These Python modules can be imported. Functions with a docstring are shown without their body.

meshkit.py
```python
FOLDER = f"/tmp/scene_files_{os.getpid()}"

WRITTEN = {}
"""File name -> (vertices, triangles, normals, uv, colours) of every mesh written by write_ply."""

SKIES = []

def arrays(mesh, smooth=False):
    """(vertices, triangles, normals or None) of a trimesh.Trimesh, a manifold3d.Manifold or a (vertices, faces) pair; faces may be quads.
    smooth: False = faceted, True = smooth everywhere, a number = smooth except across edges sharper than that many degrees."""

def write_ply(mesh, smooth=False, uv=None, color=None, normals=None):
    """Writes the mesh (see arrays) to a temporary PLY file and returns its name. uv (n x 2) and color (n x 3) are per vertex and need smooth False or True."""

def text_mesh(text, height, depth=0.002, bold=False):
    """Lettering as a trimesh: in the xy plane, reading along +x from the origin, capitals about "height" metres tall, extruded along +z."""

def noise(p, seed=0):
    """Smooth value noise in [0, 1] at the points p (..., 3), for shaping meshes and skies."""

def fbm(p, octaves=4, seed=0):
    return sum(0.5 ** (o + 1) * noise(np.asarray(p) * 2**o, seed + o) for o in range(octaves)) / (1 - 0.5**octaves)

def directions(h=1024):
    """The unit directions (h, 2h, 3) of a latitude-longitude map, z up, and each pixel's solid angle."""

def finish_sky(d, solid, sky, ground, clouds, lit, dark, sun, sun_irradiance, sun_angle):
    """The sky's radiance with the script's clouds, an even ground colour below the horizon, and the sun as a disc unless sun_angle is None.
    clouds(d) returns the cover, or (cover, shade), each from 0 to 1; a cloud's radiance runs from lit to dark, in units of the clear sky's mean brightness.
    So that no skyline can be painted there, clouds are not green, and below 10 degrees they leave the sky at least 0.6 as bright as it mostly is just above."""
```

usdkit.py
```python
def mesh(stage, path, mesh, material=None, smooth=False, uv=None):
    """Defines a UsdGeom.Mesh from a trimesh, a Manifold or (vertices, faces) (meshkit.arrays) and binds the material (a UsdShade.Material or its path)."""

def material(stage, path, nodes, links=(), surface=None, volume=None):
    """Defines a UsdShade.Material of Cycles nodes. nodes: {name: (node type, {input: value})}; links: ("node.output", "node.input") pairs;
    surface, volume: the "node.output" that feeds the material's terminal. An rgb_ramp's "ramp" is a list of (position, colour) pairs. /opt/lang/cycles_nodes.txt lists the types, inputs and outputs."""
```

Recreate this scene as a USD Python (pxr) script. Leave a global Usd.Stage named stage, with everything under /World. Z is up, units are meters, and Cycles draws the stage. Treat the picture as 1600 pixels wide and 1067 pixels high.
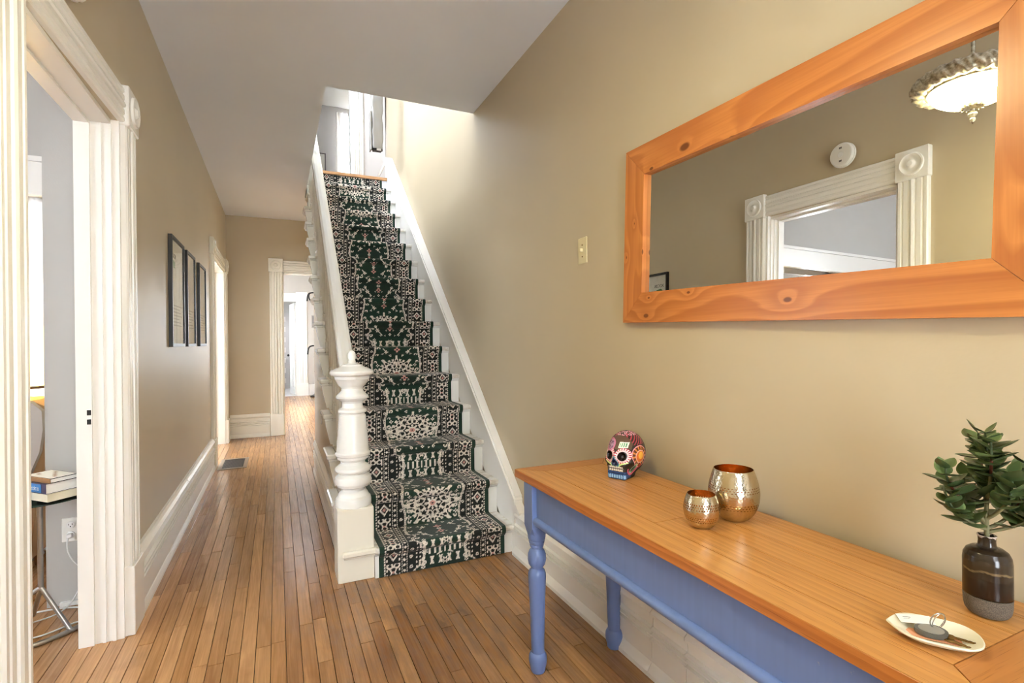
import math, random
import numpy as np, trimesh
from shapely.geometry import Polygon, box as sbox
from shapely import affinity
from pxr import Usd, UsdGeom, UsdLux, UsdShade, Gf, Sdf, Vt
import usdkit, meshkit

# ------------------------------------------------------------------ camera, light, exposure
stage = Usd.Stage.CreateInMemory()
UsdGeom.Xform.Define(stage, '/World')
UsdGeom.Scope.Define(stage, '/World/Looks')
YAW, ROLL, EYE = math.radians(24.614), math.radians(-0.64), (0.0, 0.0, 1.30)
_F = np.array([math.sin(YAW), math.cos(YAW), 0.0]); _r = np.array([math.cos(YAW), -math.sin(YAW), 0.0]); _u = np.array([0, 0, 1.0])
_R = math.cos(ROLL) * _r + math.sin(ROLL) * _u; _U = -math.sin(ROLL) * _r + math.cos(ROLL) * _u
cam = UsdGeom.Camera.Define(stage, '/World/camera')
cam.CreateHorizontalApertureAttr(36.0); cam.CreateFocalLengthAttr(18.0); cam.CreateFStopAttr(0.0)
cam.CreateClippingRangeAttr(Gf.Vec2f(0.05, 200)); cam.CreateExposureAttr(0.74)
cam.AddTransformOp().Set(Gf.Matrix4d(*_R, 0, *_U, 0, *(-_F), 0, *EYE, 1))
dome = UsdLux.DomeLight.Define(stage, '/World/sky'); dome.CreateIntensityAttr(4.6); dome.CreateColorAttr(Gf.Vec3f(0.87, 0.915, 1.0))
sun = UsdLux.DistantLight.Define(stage, '/World/sun'); sun.CreateIntensityAttr(8.0); sun.CreateAngleAttr(1.2); sun.CreateColorAttr(Gf.Vec3f(1.0, 0.93, 0.82))
sun.AddRotateXYZOp().Set(Gf.Vec3f(-47, 0, -18))      # high over the back garden, a little from the right
LAMP_L = 50.0                                        # radiance of the frosted lamp bowls

# ------------------------------------------------------------------ helpers
ORIGIN, PI = {}, math.pi
def numbered(parent, name):
    p, i = f'{parent}/{name}', 0
    while stage.GetPrimAtPath(p): i += 1; p = f'{parent}/{name}_{i:03d}'
    return p
def tag(prim, label=None, cat=None, group=None, kind=None):
    for k, v in (('label', label), ('category', cat), ('group', group), ('kind', kind)):
        if v: prim.SetCustomDataByKey(k, v)
    return prim
def thing(name, label, cat, loc=(0, 0, 0), group=None, kind=None):
    x = UsdGeom.Xform.Define(stage, numbered('/World', name)); x.AddTranslateOp().Set(Gf.Vec3d(*map(float, loc)))
    ORIGIN[str(x.GetPath())] = np.array(loc, float)
    return tag(x.GetPrim(), label, cat, group, kind)
def part(parent, name, mesh, mat, smooth=False, label=None, color=None, kind=None):
    """A mesh given in world coordinates, as a child of a thing (or of a part)."""
    pp = str(parent.GetPath()) if parent is not None else '/World'
    o = ORIGIN.get(pp, np.zeros(3))
    v, f, n = meshkit.arrays(mesh, smooth if color is None else (True if smooth else False))
    path = numbered(pp, name)
    m = UsdGeom.Mesh.Define(stage, path)
    m.CreatePointsAttr(Vt.Vec3fArray.FromNumpy((v - o).astype(np.float32)))
    m.CreateFaceVertexCountsAttr(Vt.IntArray.FromNumpy(np.full(len(f), 3, np.int32)))
    m.CreateFaceVertexIndicesAttr(Vt.IntArray.FromNumpy(f.astype(np.int32).ravel()))
    m.CreateSubdivisionSchemeAttr('none')
    if n is not None:
        m.CreateNormalsAttr(Vt.Vec3fArray.FromNumpy(n.astype(np.float32))); m.SetNormalsInterpolation('vertex')
    if color is not None:
        UsdGeom.PrimvarsAPI(m).CreatePrimvar('pat', Sdf.ValueTypeNames.Color3fArray, 'vertex').Set(Vt.Vec3fArray.FromNumpy(np.asarray(color, np.float32)))
    UsdShade.MaterialBindingAPI.Apply(m.GetPrim()).Bind(UsdShade.Material.Get(stage, '/World/Looks/' + mat))
    ORIGIN[path] = o
    return tag(m.GetPrim(), label, kind=kind)
def solo(name, mesh, mat, label, cat, smooth=False, group=None):
    return tag(part(None, name, mesh, mat, smooth), label, cat, group)
def struct(name, mesh, mat, smooth=False, parent=None, label=None):
    p = part(parent, name, mesh, mat, smooth, label)
    return p if parent is not None else tag(p, kind='structure')
def structx(name, loc=(0, 0, 0), label=None): return thing(name, label, None, loc, kind='structure')
def cat(*ms):
    ms = [m for x in ms for m in (x if isinstance(x, (list, tuple)) else [x])]
    return trimesh.util.concatenate(ms)
def bx(x0, x1, y0, y1, z0, z1, ch=0.0):
    if ch <= 0:
        m = trimesh.creation.box([x1 - x0, y1 - y0, z1 - z0]); m.apply_translation([(x0 + x1) / 2, (y0 + y1) / 2, (z0 + z1) / 2]); return m
    P = []
    for x, sx in ((x0, 1), (x1, -1)):
        for y, sy in ((y0, 1), (y1, -1)):
            for z, sz in ((z0, 1), (z1, -1)):
                P += [(x + sx * ch, y + sy * ch, z), (x + sx * ch, y, z + sz * ch), (x, y + sy * ch, z + sz * ch)]
    return trimesh.convex.convex_hull(np.array(P))
AX = {'y': [[1, 0, 0, 0], [0, 0, 1, 0], [0, 1, 0, 0], [0, 0, 0, 1]], 'x': [[0, 0, 1, 0], [1, 0, 0, 0], [0, 1, 0, 0], [0, 0, 0, 1]], 'z': np.eye(4)}
def prism(poly, axis, a0, a1):
    """A polygon ((x,z) along y, (y,z) along x or (x,y) along z) extruded from a0 to a1."""
    g = poly if hasattr(poly, 'area') else Polygon(poly)
    m = cat([trimesh.creation.extrude_polygon(q, a1 - a0, engine='earcut') for q in getattr(g, 'geoms', [g])])
    m.apply_translation([0, 0, a0]); m.apply_transform(np.array(AX[axis], float)); 
    if np.linalg.det(np.array(AX[axis])[:3, :3]) < 0 and m.volume < 0: m.invert()
    return m
def lathe(prof, n=40, loc=(0, 0, 0)):
    p = np.array(prof, float); m = trimesh.creation.revolve(p, sections=n); m.apply_translation(loc)
    if m.volume < 0: m.invert()
    return m
def place(m, loc=(0, 0, 0), rz=0.0, rx=0.0, ry=0.0):
    T = trimesh.transformations
    m.apply_transform(T.translation_matrix(loc) @ T.rotation_matrix(rz, [0, 0, 1]) @ T.rotation_matrix(ry, [0, 1, 0]) @ T.rotation_matrix(rx, [1, 0, 0])); return m
def spline(pts, n=40):
    p = np.array(pts, float)
    if len(p) < 3: return np.linspace(p[0], p[-1], n)
    from scipy.interpolate import CubicSpline
    t = np.r_[0, np.cumsum(np.linalg.norm(np.diff(p, axis=0), axis=1) + 1e-9)]
    return CubicSpline(t, p)(np.linspace(0, t[-1], n))
def tube(pts, r, n=10, closed=False):
    p = np.array(pts, float); k = len(p); r = np.broadcast_to(r, (k,))
    t = (np.roll(p, -1, 0) - np.roll(p, 1, 0)) if closed else np.gradient(p, axis=0)
    t /= np.linalg.norm(t, axis=1, keepdims=True) + 1e-12
    a = np.zeros_like(p); ref = np.array([0, 0, 1.0]) if abs(t[0, 2]) < 0.9 else np.array([1.0, 0, 0])
    for i in range(k):
        a[i] = ref - t[i] * (ref @ t[i]); a[i] /= np.linalg.norm(a[i]) + 1e-12; ref = a[i]
    b = np.cross(t, a); an = np.arange(n) * 2 * PI / n
    v = (p[:, None] + r[:, None, None] * (np.cos(an)[None, :, None] * a[:, None] + np.sin(an)[None, :, None] * b[:, None])).reshape(-1, 3)
    f = []
    for i in range(k if closed else k - 1):
        for j in range(n):
            A, B, C, D = i * n + j, i * n + (j + 1) % n, ((i + 1) % k) * n + (j + 1) % n, ((i + 1) % k) * n + j
            f += [(A, B, C), (A, C, D)]
    if not closed:
        v = np.vstack([v, p[0], p[-1]])
        for j in range(n): f += [(len(v) - 2, (j + 1) % n, j), (len(v) - 1, (k - 1) * n + j, (k - 1) * n + (j + 1) % n)]
    return trimesh.Trimesh(v, np.array(f), process=False)
def grid(fn, us, vs):
    """A surface of points fn(U, V) over the grid us x vs."""
    U, V = np.meshgrid(us, vs, indexing='ij'); P = np.stack(fn(U, V), -1).reshape(-1, 3)
    i, j = np.meshgrid(np.arange(len(us) - 1), np.arange(len(vs) - 1), indexing='ij'); w = len(vs)
    a = (i * w + j).ravel(); q = np.stack([a, a + w, a + w + 1, a + 1], 1)
    return trimesh.Trimesh(P, np.vstack([q[:, [0, 1, 2]], q[:, [0, 2, 3]]]), process=False)

# ------------------------------------------------------------------ materials
def lin(*c):
    if len(c) == 1: c = c[0]
    return tuple(((x / 255) / 12.92 if x / 255 <= 0.04045 else ((x / 255 + 0.055) / 1.055) ** 2.4) for x in c)
class G:
    def __init__(s): s.nodes, s.links, s.k = {}, [], 0
    def __call__(s, kind, **inp):
        s.k += 1; nm = f'{kind}_{s.k}'; const = {}
        for k, v in inp.items():
            if isinstance(v, str) and '.' in v: s.links.append((v, f'{nm}.{k}'))
            else: const[k] = v
        s.nodes[nm] = (kind, const); return nm
    def m(s, op, a, b=0.0, c=0.0, clamp=False): return s('math', math_type=op, value1=a, value2=b, value3=c, use_clamp=clamp) + '.value'
    def pos(s): return s('geometry') + '.position'
    def map(s, vec, scale=(1, 1, 1), loc=(0, 0, 0), rot=(0, 0, 0)): return s('mapping', vector=vec, scale=scale, location=loc, rotation=rot) + '.vector'
    def noise(s, vec, scale=5.0, detail=3.0, rough=0.5, dist=0.0): return s('noise_texture', vector=vec, scale=scale, detail=detail, roughness=rough, distortion=dist) + '.fac'
    def rng(s, v, a, b, c=0.0, d=1.0, kind='linear'): return s('map_range', range_type=kind, value=v, from_min=a, from_max=b, to_min=c, to_max=d, clamp=True) + '.result'
    def mix(s, f, a, b, mode='mix'): return s('mix_color', blend_type=mode, fac=f, a=a, b=b) + '.result'
    def ramp(s, f, stops): return s('rgb_ramp', fac=f, ramp=stops) + '.color'
    def bump(s, h, strength=0.2, dist=0.01): return s('bump', height=h, strength=strength, distance=dist) + '.normal'
    def done(s, name, surf=None, **kw):
        if surf is None: surf = s('principled_bsdf', **kw) + '.BSDF'
        return usdkit.material(stage, '/World/Looks/' + name, s.nodes, s.links, surface=surf)
def plain(name, rgb, rough=0.5, metal=0.0, **kw): G().done(name, base_color=lin(rgb), roughness=rough, metallic=metal, **kw)
def paint(name, rgb, rough=0.45, bump=0.06, var=0.04, scale=140.0):
    g = G(); p = g.pos(); n = g.noise(p, scale, 2.0); w = g.noise(p, 1.3, 3.0)
    c = np.array(lin(rgb)); col = g.mix(g.rng(w, 0.3, 0.7), tuple(c * (1 - var)), tuple(np.minimum(c * (1 + var), 1)))
    g.done(name, base_color=col, roughness=rough, normal=g.bump(n, bump, 0.004))
paint('hall_paint', (194, 179, 150), 0.42, 0.06, 0.03, 110)
paint('ceiling_paint', (230, 233, 238), 0.8, 0.04, 0.015)
paint('grey_paint', (190, 187, 181), 0.6)
paint('upper_paint', (216, 213, 212), 0.6)
paint('white_trim', (240, 238, 233), 0.28, 0.015, 0.02, 45)
paint('cream_trim', (236, 231, 216), 0.28, 0.015, 0.02, 45)
plain('white_gloss', (238, 238, 234), 0.18)
plain('white_plastic', (235, 233, 225), 0.35); plain('ivory_plastic', (222, 210, 170), 0.35)
plain('black_frame', (26, 25, 25), 0.35); plain('dark_slot', (22, 20, 18), 0.6); plain('black_iron', (24, 24, 26), 0.45, 0.2)
plain('brass', (150, 120, 70), 0.3, 0.9); plain('chrome', (205, 205, 205), 0.12, 1.0); plain('steel', (176, 172, 166), 0.32, 1.0)
plain('register_metal', (150, 132, 108), 0.4, 0.6); plain('register_slat', (58, 46, 36), 0.5, 0.4)
plain('paper_white', (238, 236, 230), 0.8); plain('paper_poster', (232, 228, 218), 0.7); plain('ink_dark', (60, 56, 52), 0.7); plain('leaf_print', (70, 130, 80), 0.7)
plain('cord_white', (232, 230, 226), 0.4); plain('sofa_grey', (190, 184, 178), 0.9); plain('sofa_tan', (196, 160, 118), 0.85)
plain('tile_white', (228, 222, 218), 0.3); plain('grout', (196, 190, 186), 0.8); plain('vent_grey', (120, 116, 116), 0.5)
plain('grey_satin', (132, 128, 122), 0.35, 0.1, sheen_weight=0.4)
plain('glass_edge', (40, 60, 55), 0.1)
plain('cover_blue', (64, 132, 196), 0.35); plain('cover_plum', (70, 60, 84), 0.4); plain('cover_dark', (40, 34, 32), 0.4); plain('cover_tan', (150, 108, 62), 0.45)
plain('shade_rim', (120, 84, 40), 0.5); plain('stone_white', (226, 219, 194), 0.35)
def glass_pane(name):
    g = G(); fr = g.m('multiply', g('fresnel', IOR=1.45) + '.fac', g.m('subtract', 1.0, g('geometry') + '.backfacing')); t = g('transparent_bsdf', color=(0.97, 0.98, 0.98)) + '.BSDF'; r = g('glossy_bsdf', color=(1, 1, 1), roughness=0.02) + '.BSDF'
    g.done(name, g('mix_closure', fac=fr, closure1=t, closure2=r) + '.closure')
glass_pane('pane')
def sheer(name, rgb, k):
    g = G(); d = g('diffuse_bsdf', color=lin(rgb)) + '.BSDF'; t = g('translucent_bsdf', color=lin(rgb)) + '.BSDF'
    g.done(name, g('mix_closure', fac=k, closure1=d, closure2=t) + '.closure')
sheer('sheer_white', (245, 245, 245), 0.6); sheer('curtain_print', (228, 228, 232), 0.45)
def emit(name, rgb, s): G().done(name, base_color=lin(rgb), roughness=0.4, emission_color=lin(rgb), emission_strength=s)
emit('lamp_glass', (255, 243, 188), LAMP_L); emit('shade_lit', (255, 226, 140), 2.2)
G().done('mirror_glass', base_color=(0.80, 0.81, 0.79), metallic=1.0, roughness=0.004)

def floor_wood(name, tone, seed):
    g = G(); p = g.pos(); rnd = g('object_info') + '.random'
    off = g('combine_xyz', x=g.m('multiply', rnd, 37.0), y=g.m('multiply', rnd, 91.0), z=seed) + '.vector'
    q = g('vector_math', math_type='add', vector1=p, vector2=off) + '.vector'
    fine = g.noise(g.map(q, (90, 3.0, 40)), 1.0, 4.0, 0.6, 0.4); broad = g.noise(g.map(q, (9, 1.0, 9)), 1.0, 3.0, 0.55, 1.2)
    blotch = g.noise(g.map(q, (6, 4, 6)), 1.0, 3.0, 0.6)
    c = np.array(lin(tone))
    col = g.ramp(fine, [(0.25, tuple(c * 0.80)), (0.5, tuple(c)), (0.75, tuple(np.minimum(c * 1.22, 1)))])
    col = g.mix(g.rng(broad, 0.52, 0.70, 0, 0.55), col, tuple(c * np.array([0.66, 0.55, 0.48])))
    col = g.mix(g.rng(blotch, 0.54, 0.72, 0, 0.42), col, tuple(c * np.array([0.5, 0.42, 0.38])))
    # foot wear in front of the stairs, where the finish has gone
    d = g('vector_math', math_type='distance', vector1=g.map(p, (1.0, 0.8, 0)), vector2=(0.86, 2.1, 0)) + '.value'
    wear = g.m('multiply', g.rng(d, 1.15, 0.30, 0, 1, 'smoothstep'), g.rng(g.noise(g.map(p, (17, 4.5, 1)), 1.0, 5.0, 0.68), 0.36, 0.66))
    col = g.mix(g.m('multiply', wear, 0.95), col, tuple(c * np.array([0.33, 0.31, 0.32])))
    col = g.mix(1.0, col, g('combine_color', color_type='rgb', r=g.rng(rnd, 0, 1, 0.90, 1.08), g=g.rng(rnd, 0, 1, 0.88, 1.09), b=g.rng(rnd, 0, 1, 0.86, 1.10)) + '.color', 'multiply')
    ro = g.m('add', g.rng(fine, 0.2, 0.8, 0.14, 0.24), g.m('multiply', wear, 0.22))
    g.done(name, base_color=col, roughness=ro, normal=g.bump(g.m('add', fine, g.m('multiply', broad, 0.6)), 0.06, 0.004), specular_ior_level=0.5)
TONES = [(188, 142, 96), (178, 132, 86), (196, 150, 104), (166, 120, 78), (184, 136, 88), (174, 132, 92)]
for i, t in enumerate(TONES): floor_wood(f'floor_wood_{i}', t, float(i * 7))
plain('subfloor', (52, 34, 22), 0.8)

def board_wood(name, light, dark, along, ring=26.0, rough=0.38, knots=(), stretch=0.09, gloss=0.5, contrast=1.0, pores=0.0, knot_col=(92, 44, 20)):
    """Solid wood: grain along one axis, growth rings warped round the knots given as (point, radius)."""
    g = G(); p = g.pos(); sc = [1.0, 1.0, 1.0]; sc[along] = stretch
    q = g.map(p, tuple(sc)); warp = g.noise(q, 5.0, 3.0, 0.5); bulge = None; core = None
    for (kp, kr) in knots:
        dv = g('vector_math', math_type='subtract', vector1=p, vector2=kp) + '.vector'
        sk = [1.0, 1.0, 1.0]; sk[along] = 0.55
        d = g('vector_math', math_type='length', vector1=g.map(dv, tuple(sk))) + '.value'
        b = g.m('exponent', g.m('multiply', d, -1.0 / (kr * 3.6))); c = g.rng(d, kr * 1.05, kr * 0.55, 0, 1, 'smoothstep')
        bulge = b if bulge is None else g.m('add', bulge, b); core = c if core is None else g.m('maximum', core, c)
    ph = g.m('multiply', warp, 5.0)
    if bulge: ph = g.m('add', ph, g.m('multiply', bulge, 2.3))
    x = g('separate_xyz', vector=q); ax = [a for a in 'xyz' if 'xyz'.index(a) != along]
    ph = g.m('add', ph, g.m('multiply', g.m('add', f'{x}.{ax[0]}', g.m('multiply', f'{x}.{ax[1]}', 0.8)), ring))
    s = g.m('fraction', ph); rings = g.rng(s, 0.0, 0.82, 0, 1, 'smoothstep'); rings = g.m('multiply', rings, g.rng(s, 1.0, 0.86, 0, 1))
    fs = [130.0] * 3; fs[along] = 3.2; fine = g.noise(g.map(p, tuple(fs)), 1.0, 3.0, 0.6)
    L, D = np.array(lin(light)), np.array(lin(dark))
    rw = g.m('multiply', rings, 0.62 * contrast)
    if bulge: rw = g.m('multiply', rw, g.rng(bulge, 0.35, 0.9, 1.0, 0.45))
    col = g.mix(rw, tuple(L), tuple(D)); col = g.mix(g.rng(fine, 0.35, 0.75, 0, 0.35 * contrast), col, tuple(D))
    big = g.noise(q, 3.0, 2.0); col = g.mix(g.rng(big, 0.3, 0.7, 0, 0.35), col, tuple(L * np.array([1.08, 1.0, 0.88])))
    if pores:
        ps = [420.0] * 3; ps[along] = 9.0; po = g.noise(g.map(p, tuple(ps)), 1.0, 2.0, 0.5); col = g.mix(g.rng(po, 0.60, 0.70, 0, pores), col, tuple(D * 0.6))
    if core: col = g.mix(g.m('multiply', core, 0.85), col, lin(knot_col))
    g.done(name, base_color=col, roughness=rough, normal=g.bump(fine, 0.05, 0.003), specular_ior_level=gloss)

def worn_blue(name, rgb, chip):
    g = G(); p = g.pos(); n = g.noise(p, 26.0, 4.0, 0.6); s = g.noise(g.map(p, (60, 60, 6)), 1.0, 2.0)
    c = np.array(lin(rgb)); col = g.mix(g.rng(s, 0.3, 0.7, 0, 0.5), tuple(c), tuple(c * 1.15)); col = g.mix(g.rng(n, 0.70, 0.74), col, lin(chip))
    g.done(name, base_color=col, roughness=0.35, normal=g.bump(s, 0.06, 0.003))
worn_blue('table_blue', (104, 126, 178), (150, 156, 170))
def worn_tread(name):
    g = G(); p = g.pos(); n = g.noise(g.map(p, (14, 30, 14)), 1.0, 4.0, 0.6)
    g.done(name, base_color=g.mix(g.rng(n, 0.45, 0.68), lin(232, 229, 222), lin(196, 184, 166)), roughness=0.4)
worn_tread('tread_paint')
def hammered(name, rgb, sc):
    g = G(); p = g.pos(); v = g('voronoi_texture', vector=p, scale=sc) + '.distance'
    g.done(name, base_color=lin(rgb), metallic=1.0, roughness=0.2, normal=g.bump(v, 0.16, 0.004))
hammered('hammered_silver', (208, 196, 170), 150.0); hammered('votive_copper', (232, 176, 116), 110.0)
def pat_mat(name, rough, sheen=0.0, bump=0.0):
    g = G(); c = g('attribute', attribute='pat') + '.color'; kw = {}
    if bump: kw['normal'] = g.bump(g.noise(g.pos(), 420.0, 2.0), bump, 0.004)
    g.done(name, base_color=c, roughness=rough, sheen_weight=sheen, **kw)
pat_mat('runner_pile', 0.95, 0.15, 0.5); pat_mat('skull_glaze', 0.28); pat_mat('leaf_green', 0.38); pat_mat('vase_glaze', 0.16); pat_mat('twig', 0.6)
def speckle(name):
    g = G(); n = g.noise(g.pos(), 700.0, 2.0); g.done(name, base_color=g.mix(g.rng(n, 0.4, 0.6), lin(76, 68, 58), lin(108, 98, 84)), roughness=0.8, normal=g.bump(n, 0.4, 0.002))
speckle('raw_clay')
def antique(name):
    g = G(); n = g.noise(g.pos(), 60.0, 4.0, 0.6); g.done(name, base_color=g.mix(g.rng(n, 0.35, 0.65), lin(140, 130, 108), lin(214, 206, 186)), metallic=0.55, roughness=0.4)
antique('antique_silver')
# ------------------------------------------------------------------ the house: walls, ceiling, floor
XL, XR, ZC, ZU, YB = -0.635, 1.357, 3.088, 3.44, 8.05      # hall walls, ceiling, upper floor, back wall
def holes(y0, y1, z0, z1, hs):
    g = sbox(y0, z0, y1, z1)
    for h in hs: g = g.difference(sbox(*h))
    return g
JOG = .03                                                # the left wall steps back a little before the near doorway
LEAN = .0175                                             # the right wall leans out a little as it rises
xr = lambda z: XR + LEAN * z
def lean(m, x0=1.325):
    v = m.vertices.copy(); v[:, 0] += LEAN * v[:, 2] * (v[:, 0] > x0); m.vertices = v; return m
D1, D2 = (1.885, 2.81, 2.30), (6.31, 7.69, 2.26)          # doorways of the left wall: near, far, head
struct('wall_left', cat(prism(holes(D1[1], YB, 0, ZC, [(D2[0], -.1, D2[1], D2[2])]), 'x', XL - .15, XL), prism([(XL, D1[1]), (XL - JOG, D1[0]), (XL - .15, D1[0]), (XL - .15, D1[1])], 'z', D1[2], ZC), bx(XL - .15, XL - JOG, -1.3, D1[0], 0, ZC)), 'hall_paint')
slab = lambda z0, z1: [(xr(z0), z0), (xr(z0) + .12, z0), (xr(z1) + .12, z1), (xr(z1), z1)]
struct('wall_right', cat(prism(slab(0, 5.9), 'y', -1.4, 9.6), prism(slab(0, 5.9), 'y', 11.6, 14.0), prism(slab(0, .9), 'y', 9.6, 11.6), prism(slab(2.3, 5.9), 'y', 9.6, 11.6)), 'hall_paint')
struct('wall_back', prism(holes(XL - .15, XR + .03, 0, ZC, [(0.07, -.1, 0.95, 2.33)]), 'y', YB, YB + .12), 'hall_paint')
struct('wall_front', prism(holes(-4.4, XR + .03, 0, ZC, [(-0.1, -.1, 0.9, 2.62)]), 'y', -1.42, -1.3), 'hall_paint')
struct('wall_parlour_side', prism(holes(-1.3, 4.3, 0, ZC, [(-.1, 1.5, 1.7, 2.88)]), 'x', -4.4, -4.28), 'grey_paint')
struct('wall_parlour', cat(prism(holes(-4.28, -1.056, 0, ZC, [(-3.4, -.1, -1.056, 2.09)]), 'y', 3.42, 3.50), bx(-1.055, XL - .157, 3.28, 3.50, 0, ZC)), 'grey_paint')
struct('wall_parlour_lining', prism(holes(-1.3, 6.0, 0, ZC, [(D1[0], -.1, D1[1], D1[2])]), 'x', XL - .156, XL - .15), 'grey_paint')
struct('wall_bay', prism(holes(-4.28, XL - .156, 0, ZC, [(-3.4, .25, -0.95, 2.26)]), 'y', 4.22, 4.34), 'grey_paint')
struct('wall_far_parlour', prism(holes(4.34, 8.05, 0, ZC, [(5.2, .7, 7.2, 2.3)]), 'x', -3.1, -3.0), 'grey_paint')
struct('wall_kitchen', prism(holes(-1.6, XR + .03, 0, ZC, [(-.37, -.1, .43, 2.36)]), 'y', 13.9, 14.02), 'grey_paint')
struct('wall_kitchen_side', prism(holes(8.17, 13.9, 0, ZC, [(9.2, .8, 12.2, 2.5)]), 'x', -1.7, -1.6), 'grey_paint')
struct('wall_bath', cat(bx(-1.2, 1.4, 16.4, 16.5, 0, ZC), bx(-1.25, -1.15, 14.02, 16.4, 0, 1.1), bx(-1.25, -1.15, 14.02, 16.4, 2.1, ZC), bx(-1.25, -1.15, 14.02, 14.4, 1.1, 2.1), bx(-1.25, -1.15, 16.0, 16.4, 1.1, 2.1), bx(XR, XR + .1, 14.0, 16.5, 0, ZC)), 'grey_paint')
struct('ceiling', prism(sbox(-4.4, -1.42, XR + .06, 16.5).difference(sbox(.322, 3.765, XR + .2, 6.74)), 'z', ZC, ZU - .02), 'ceiling_paint')
# upper floor round the stairwell
struct('wall_upper_left', prism(holes(1.5, 9.7, ZU - .02, 5.9, [(3.3, 4.15, 6.5, 5.30)]), 'x', XL - .15, XL), 'upper_paint')
struct('wall_upper_front', prism(holes(XL, XR + .06, ZU - .02, 5.9, []), 'y', 1.4, 1.5), 'upper_paint')
struct('wall_upper', prism(holes(XL, XR + .06, ZU - .02, 5.9, [(.15, ZU - .1, .98, 5.52)]), 'y', 7.33, 7.43), 'upper_paint')
struct('wall_upper_back', prism(holes(XL, XR + .8, ZU - .02, 5.9, [(1.0, 3.9, 1.9, 5.45)]), 'y', 9.7, 9.8), 'upper_paint')
struct('ceiling_upper', bx(XL - .15, XR + .9, 1.4, 9.8, 5.56, 5.66), 'ceiling_paint')

# windows: frame, meeting bars and pane
def window(axis, a0, a1, z0, z1, at, mat='white_trim', bars=1, d=.06):
    w = structx('window')
    f = .06
    def b(u0, u1, v0, v1, t0, t1): return bx(u0, u1, t0, t1, v0, v1) if axis == 'y' else bx(t0, t1, u0, u1, v0, v1)
    ms = [b(a0, a1, z0, z0 + f, at - d / 2, at + d / 2), b(a0, a1, z1 - f, z1, at - d / 2, at + d / 2), b(a0, a0 + f, z0, z1, at - d / 2, at + d / 2), b(a1 - f, a1, z0, z1, at - d / 2, at + d / 2)]
    part(w, 'window_frame', cat(ms), mat)
    for i in range(bars):
        u = a0 + (a1 - a0) * (i + 1) / (bars + 1); part(w, 'mullion', b(u - .025, u + .025, z0 + f, z1 - f, at - d / 3, at + d / 3), mat)
    part(w, 'pane', b(a0 + f, a1 - f, z0 + f, z1 - f, at - .003, at + .003), 'pane')
    return w
W1 = window('y', -3.4, -.95, .25, 2.26, 4.28, bars=2)
window('x', -.1, 1.7, 1.5, 2.88, -4.34, bars=1); window('x', 9.6, 11.6, .9, 2.3, XR + .09, bars=1)  # parlour side window is unseen, added to brighten the parlour
window('x', 5.2, 7.2, .7, 2.3, -3.05); window('x', 9.2, 12.2, .8, 2.5, -1.65, bars=2); window('x', 3.3, 6.5, 4.15, 5.30, XL - .07, bars=2); window('y', 1.0, 1.9, 3.9, 5.45, 9.75, bars=0)
window('x', 14.4, 16.0, 1.1, 2.1, -1.2, bars=1)  # unseen bathroom window, added so the sky lights the tiled room
fd = structx('door', (0.4, -1.36, 0))
part(fd, 'door_frame', cat(bx(-.1, -.04, -1.42, -1.3, 0, 2.62), bx(.84, .9, -1.42, -1.3, 0, 2.62), bx(-.04, .84, -1.42, -1.3, 2.56, 2.62), bx(-.04, .84, -1.40, -1.32, 2.05, 2.15)), 'white_trim')
part(fd, 'door_leaf', prism(sbox(-.04, .01, .84, 2.05).difference(sbox(.1, .55, .7, 1.92)), 'y', -1.385, -1.34), 'white_trim')
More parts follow.
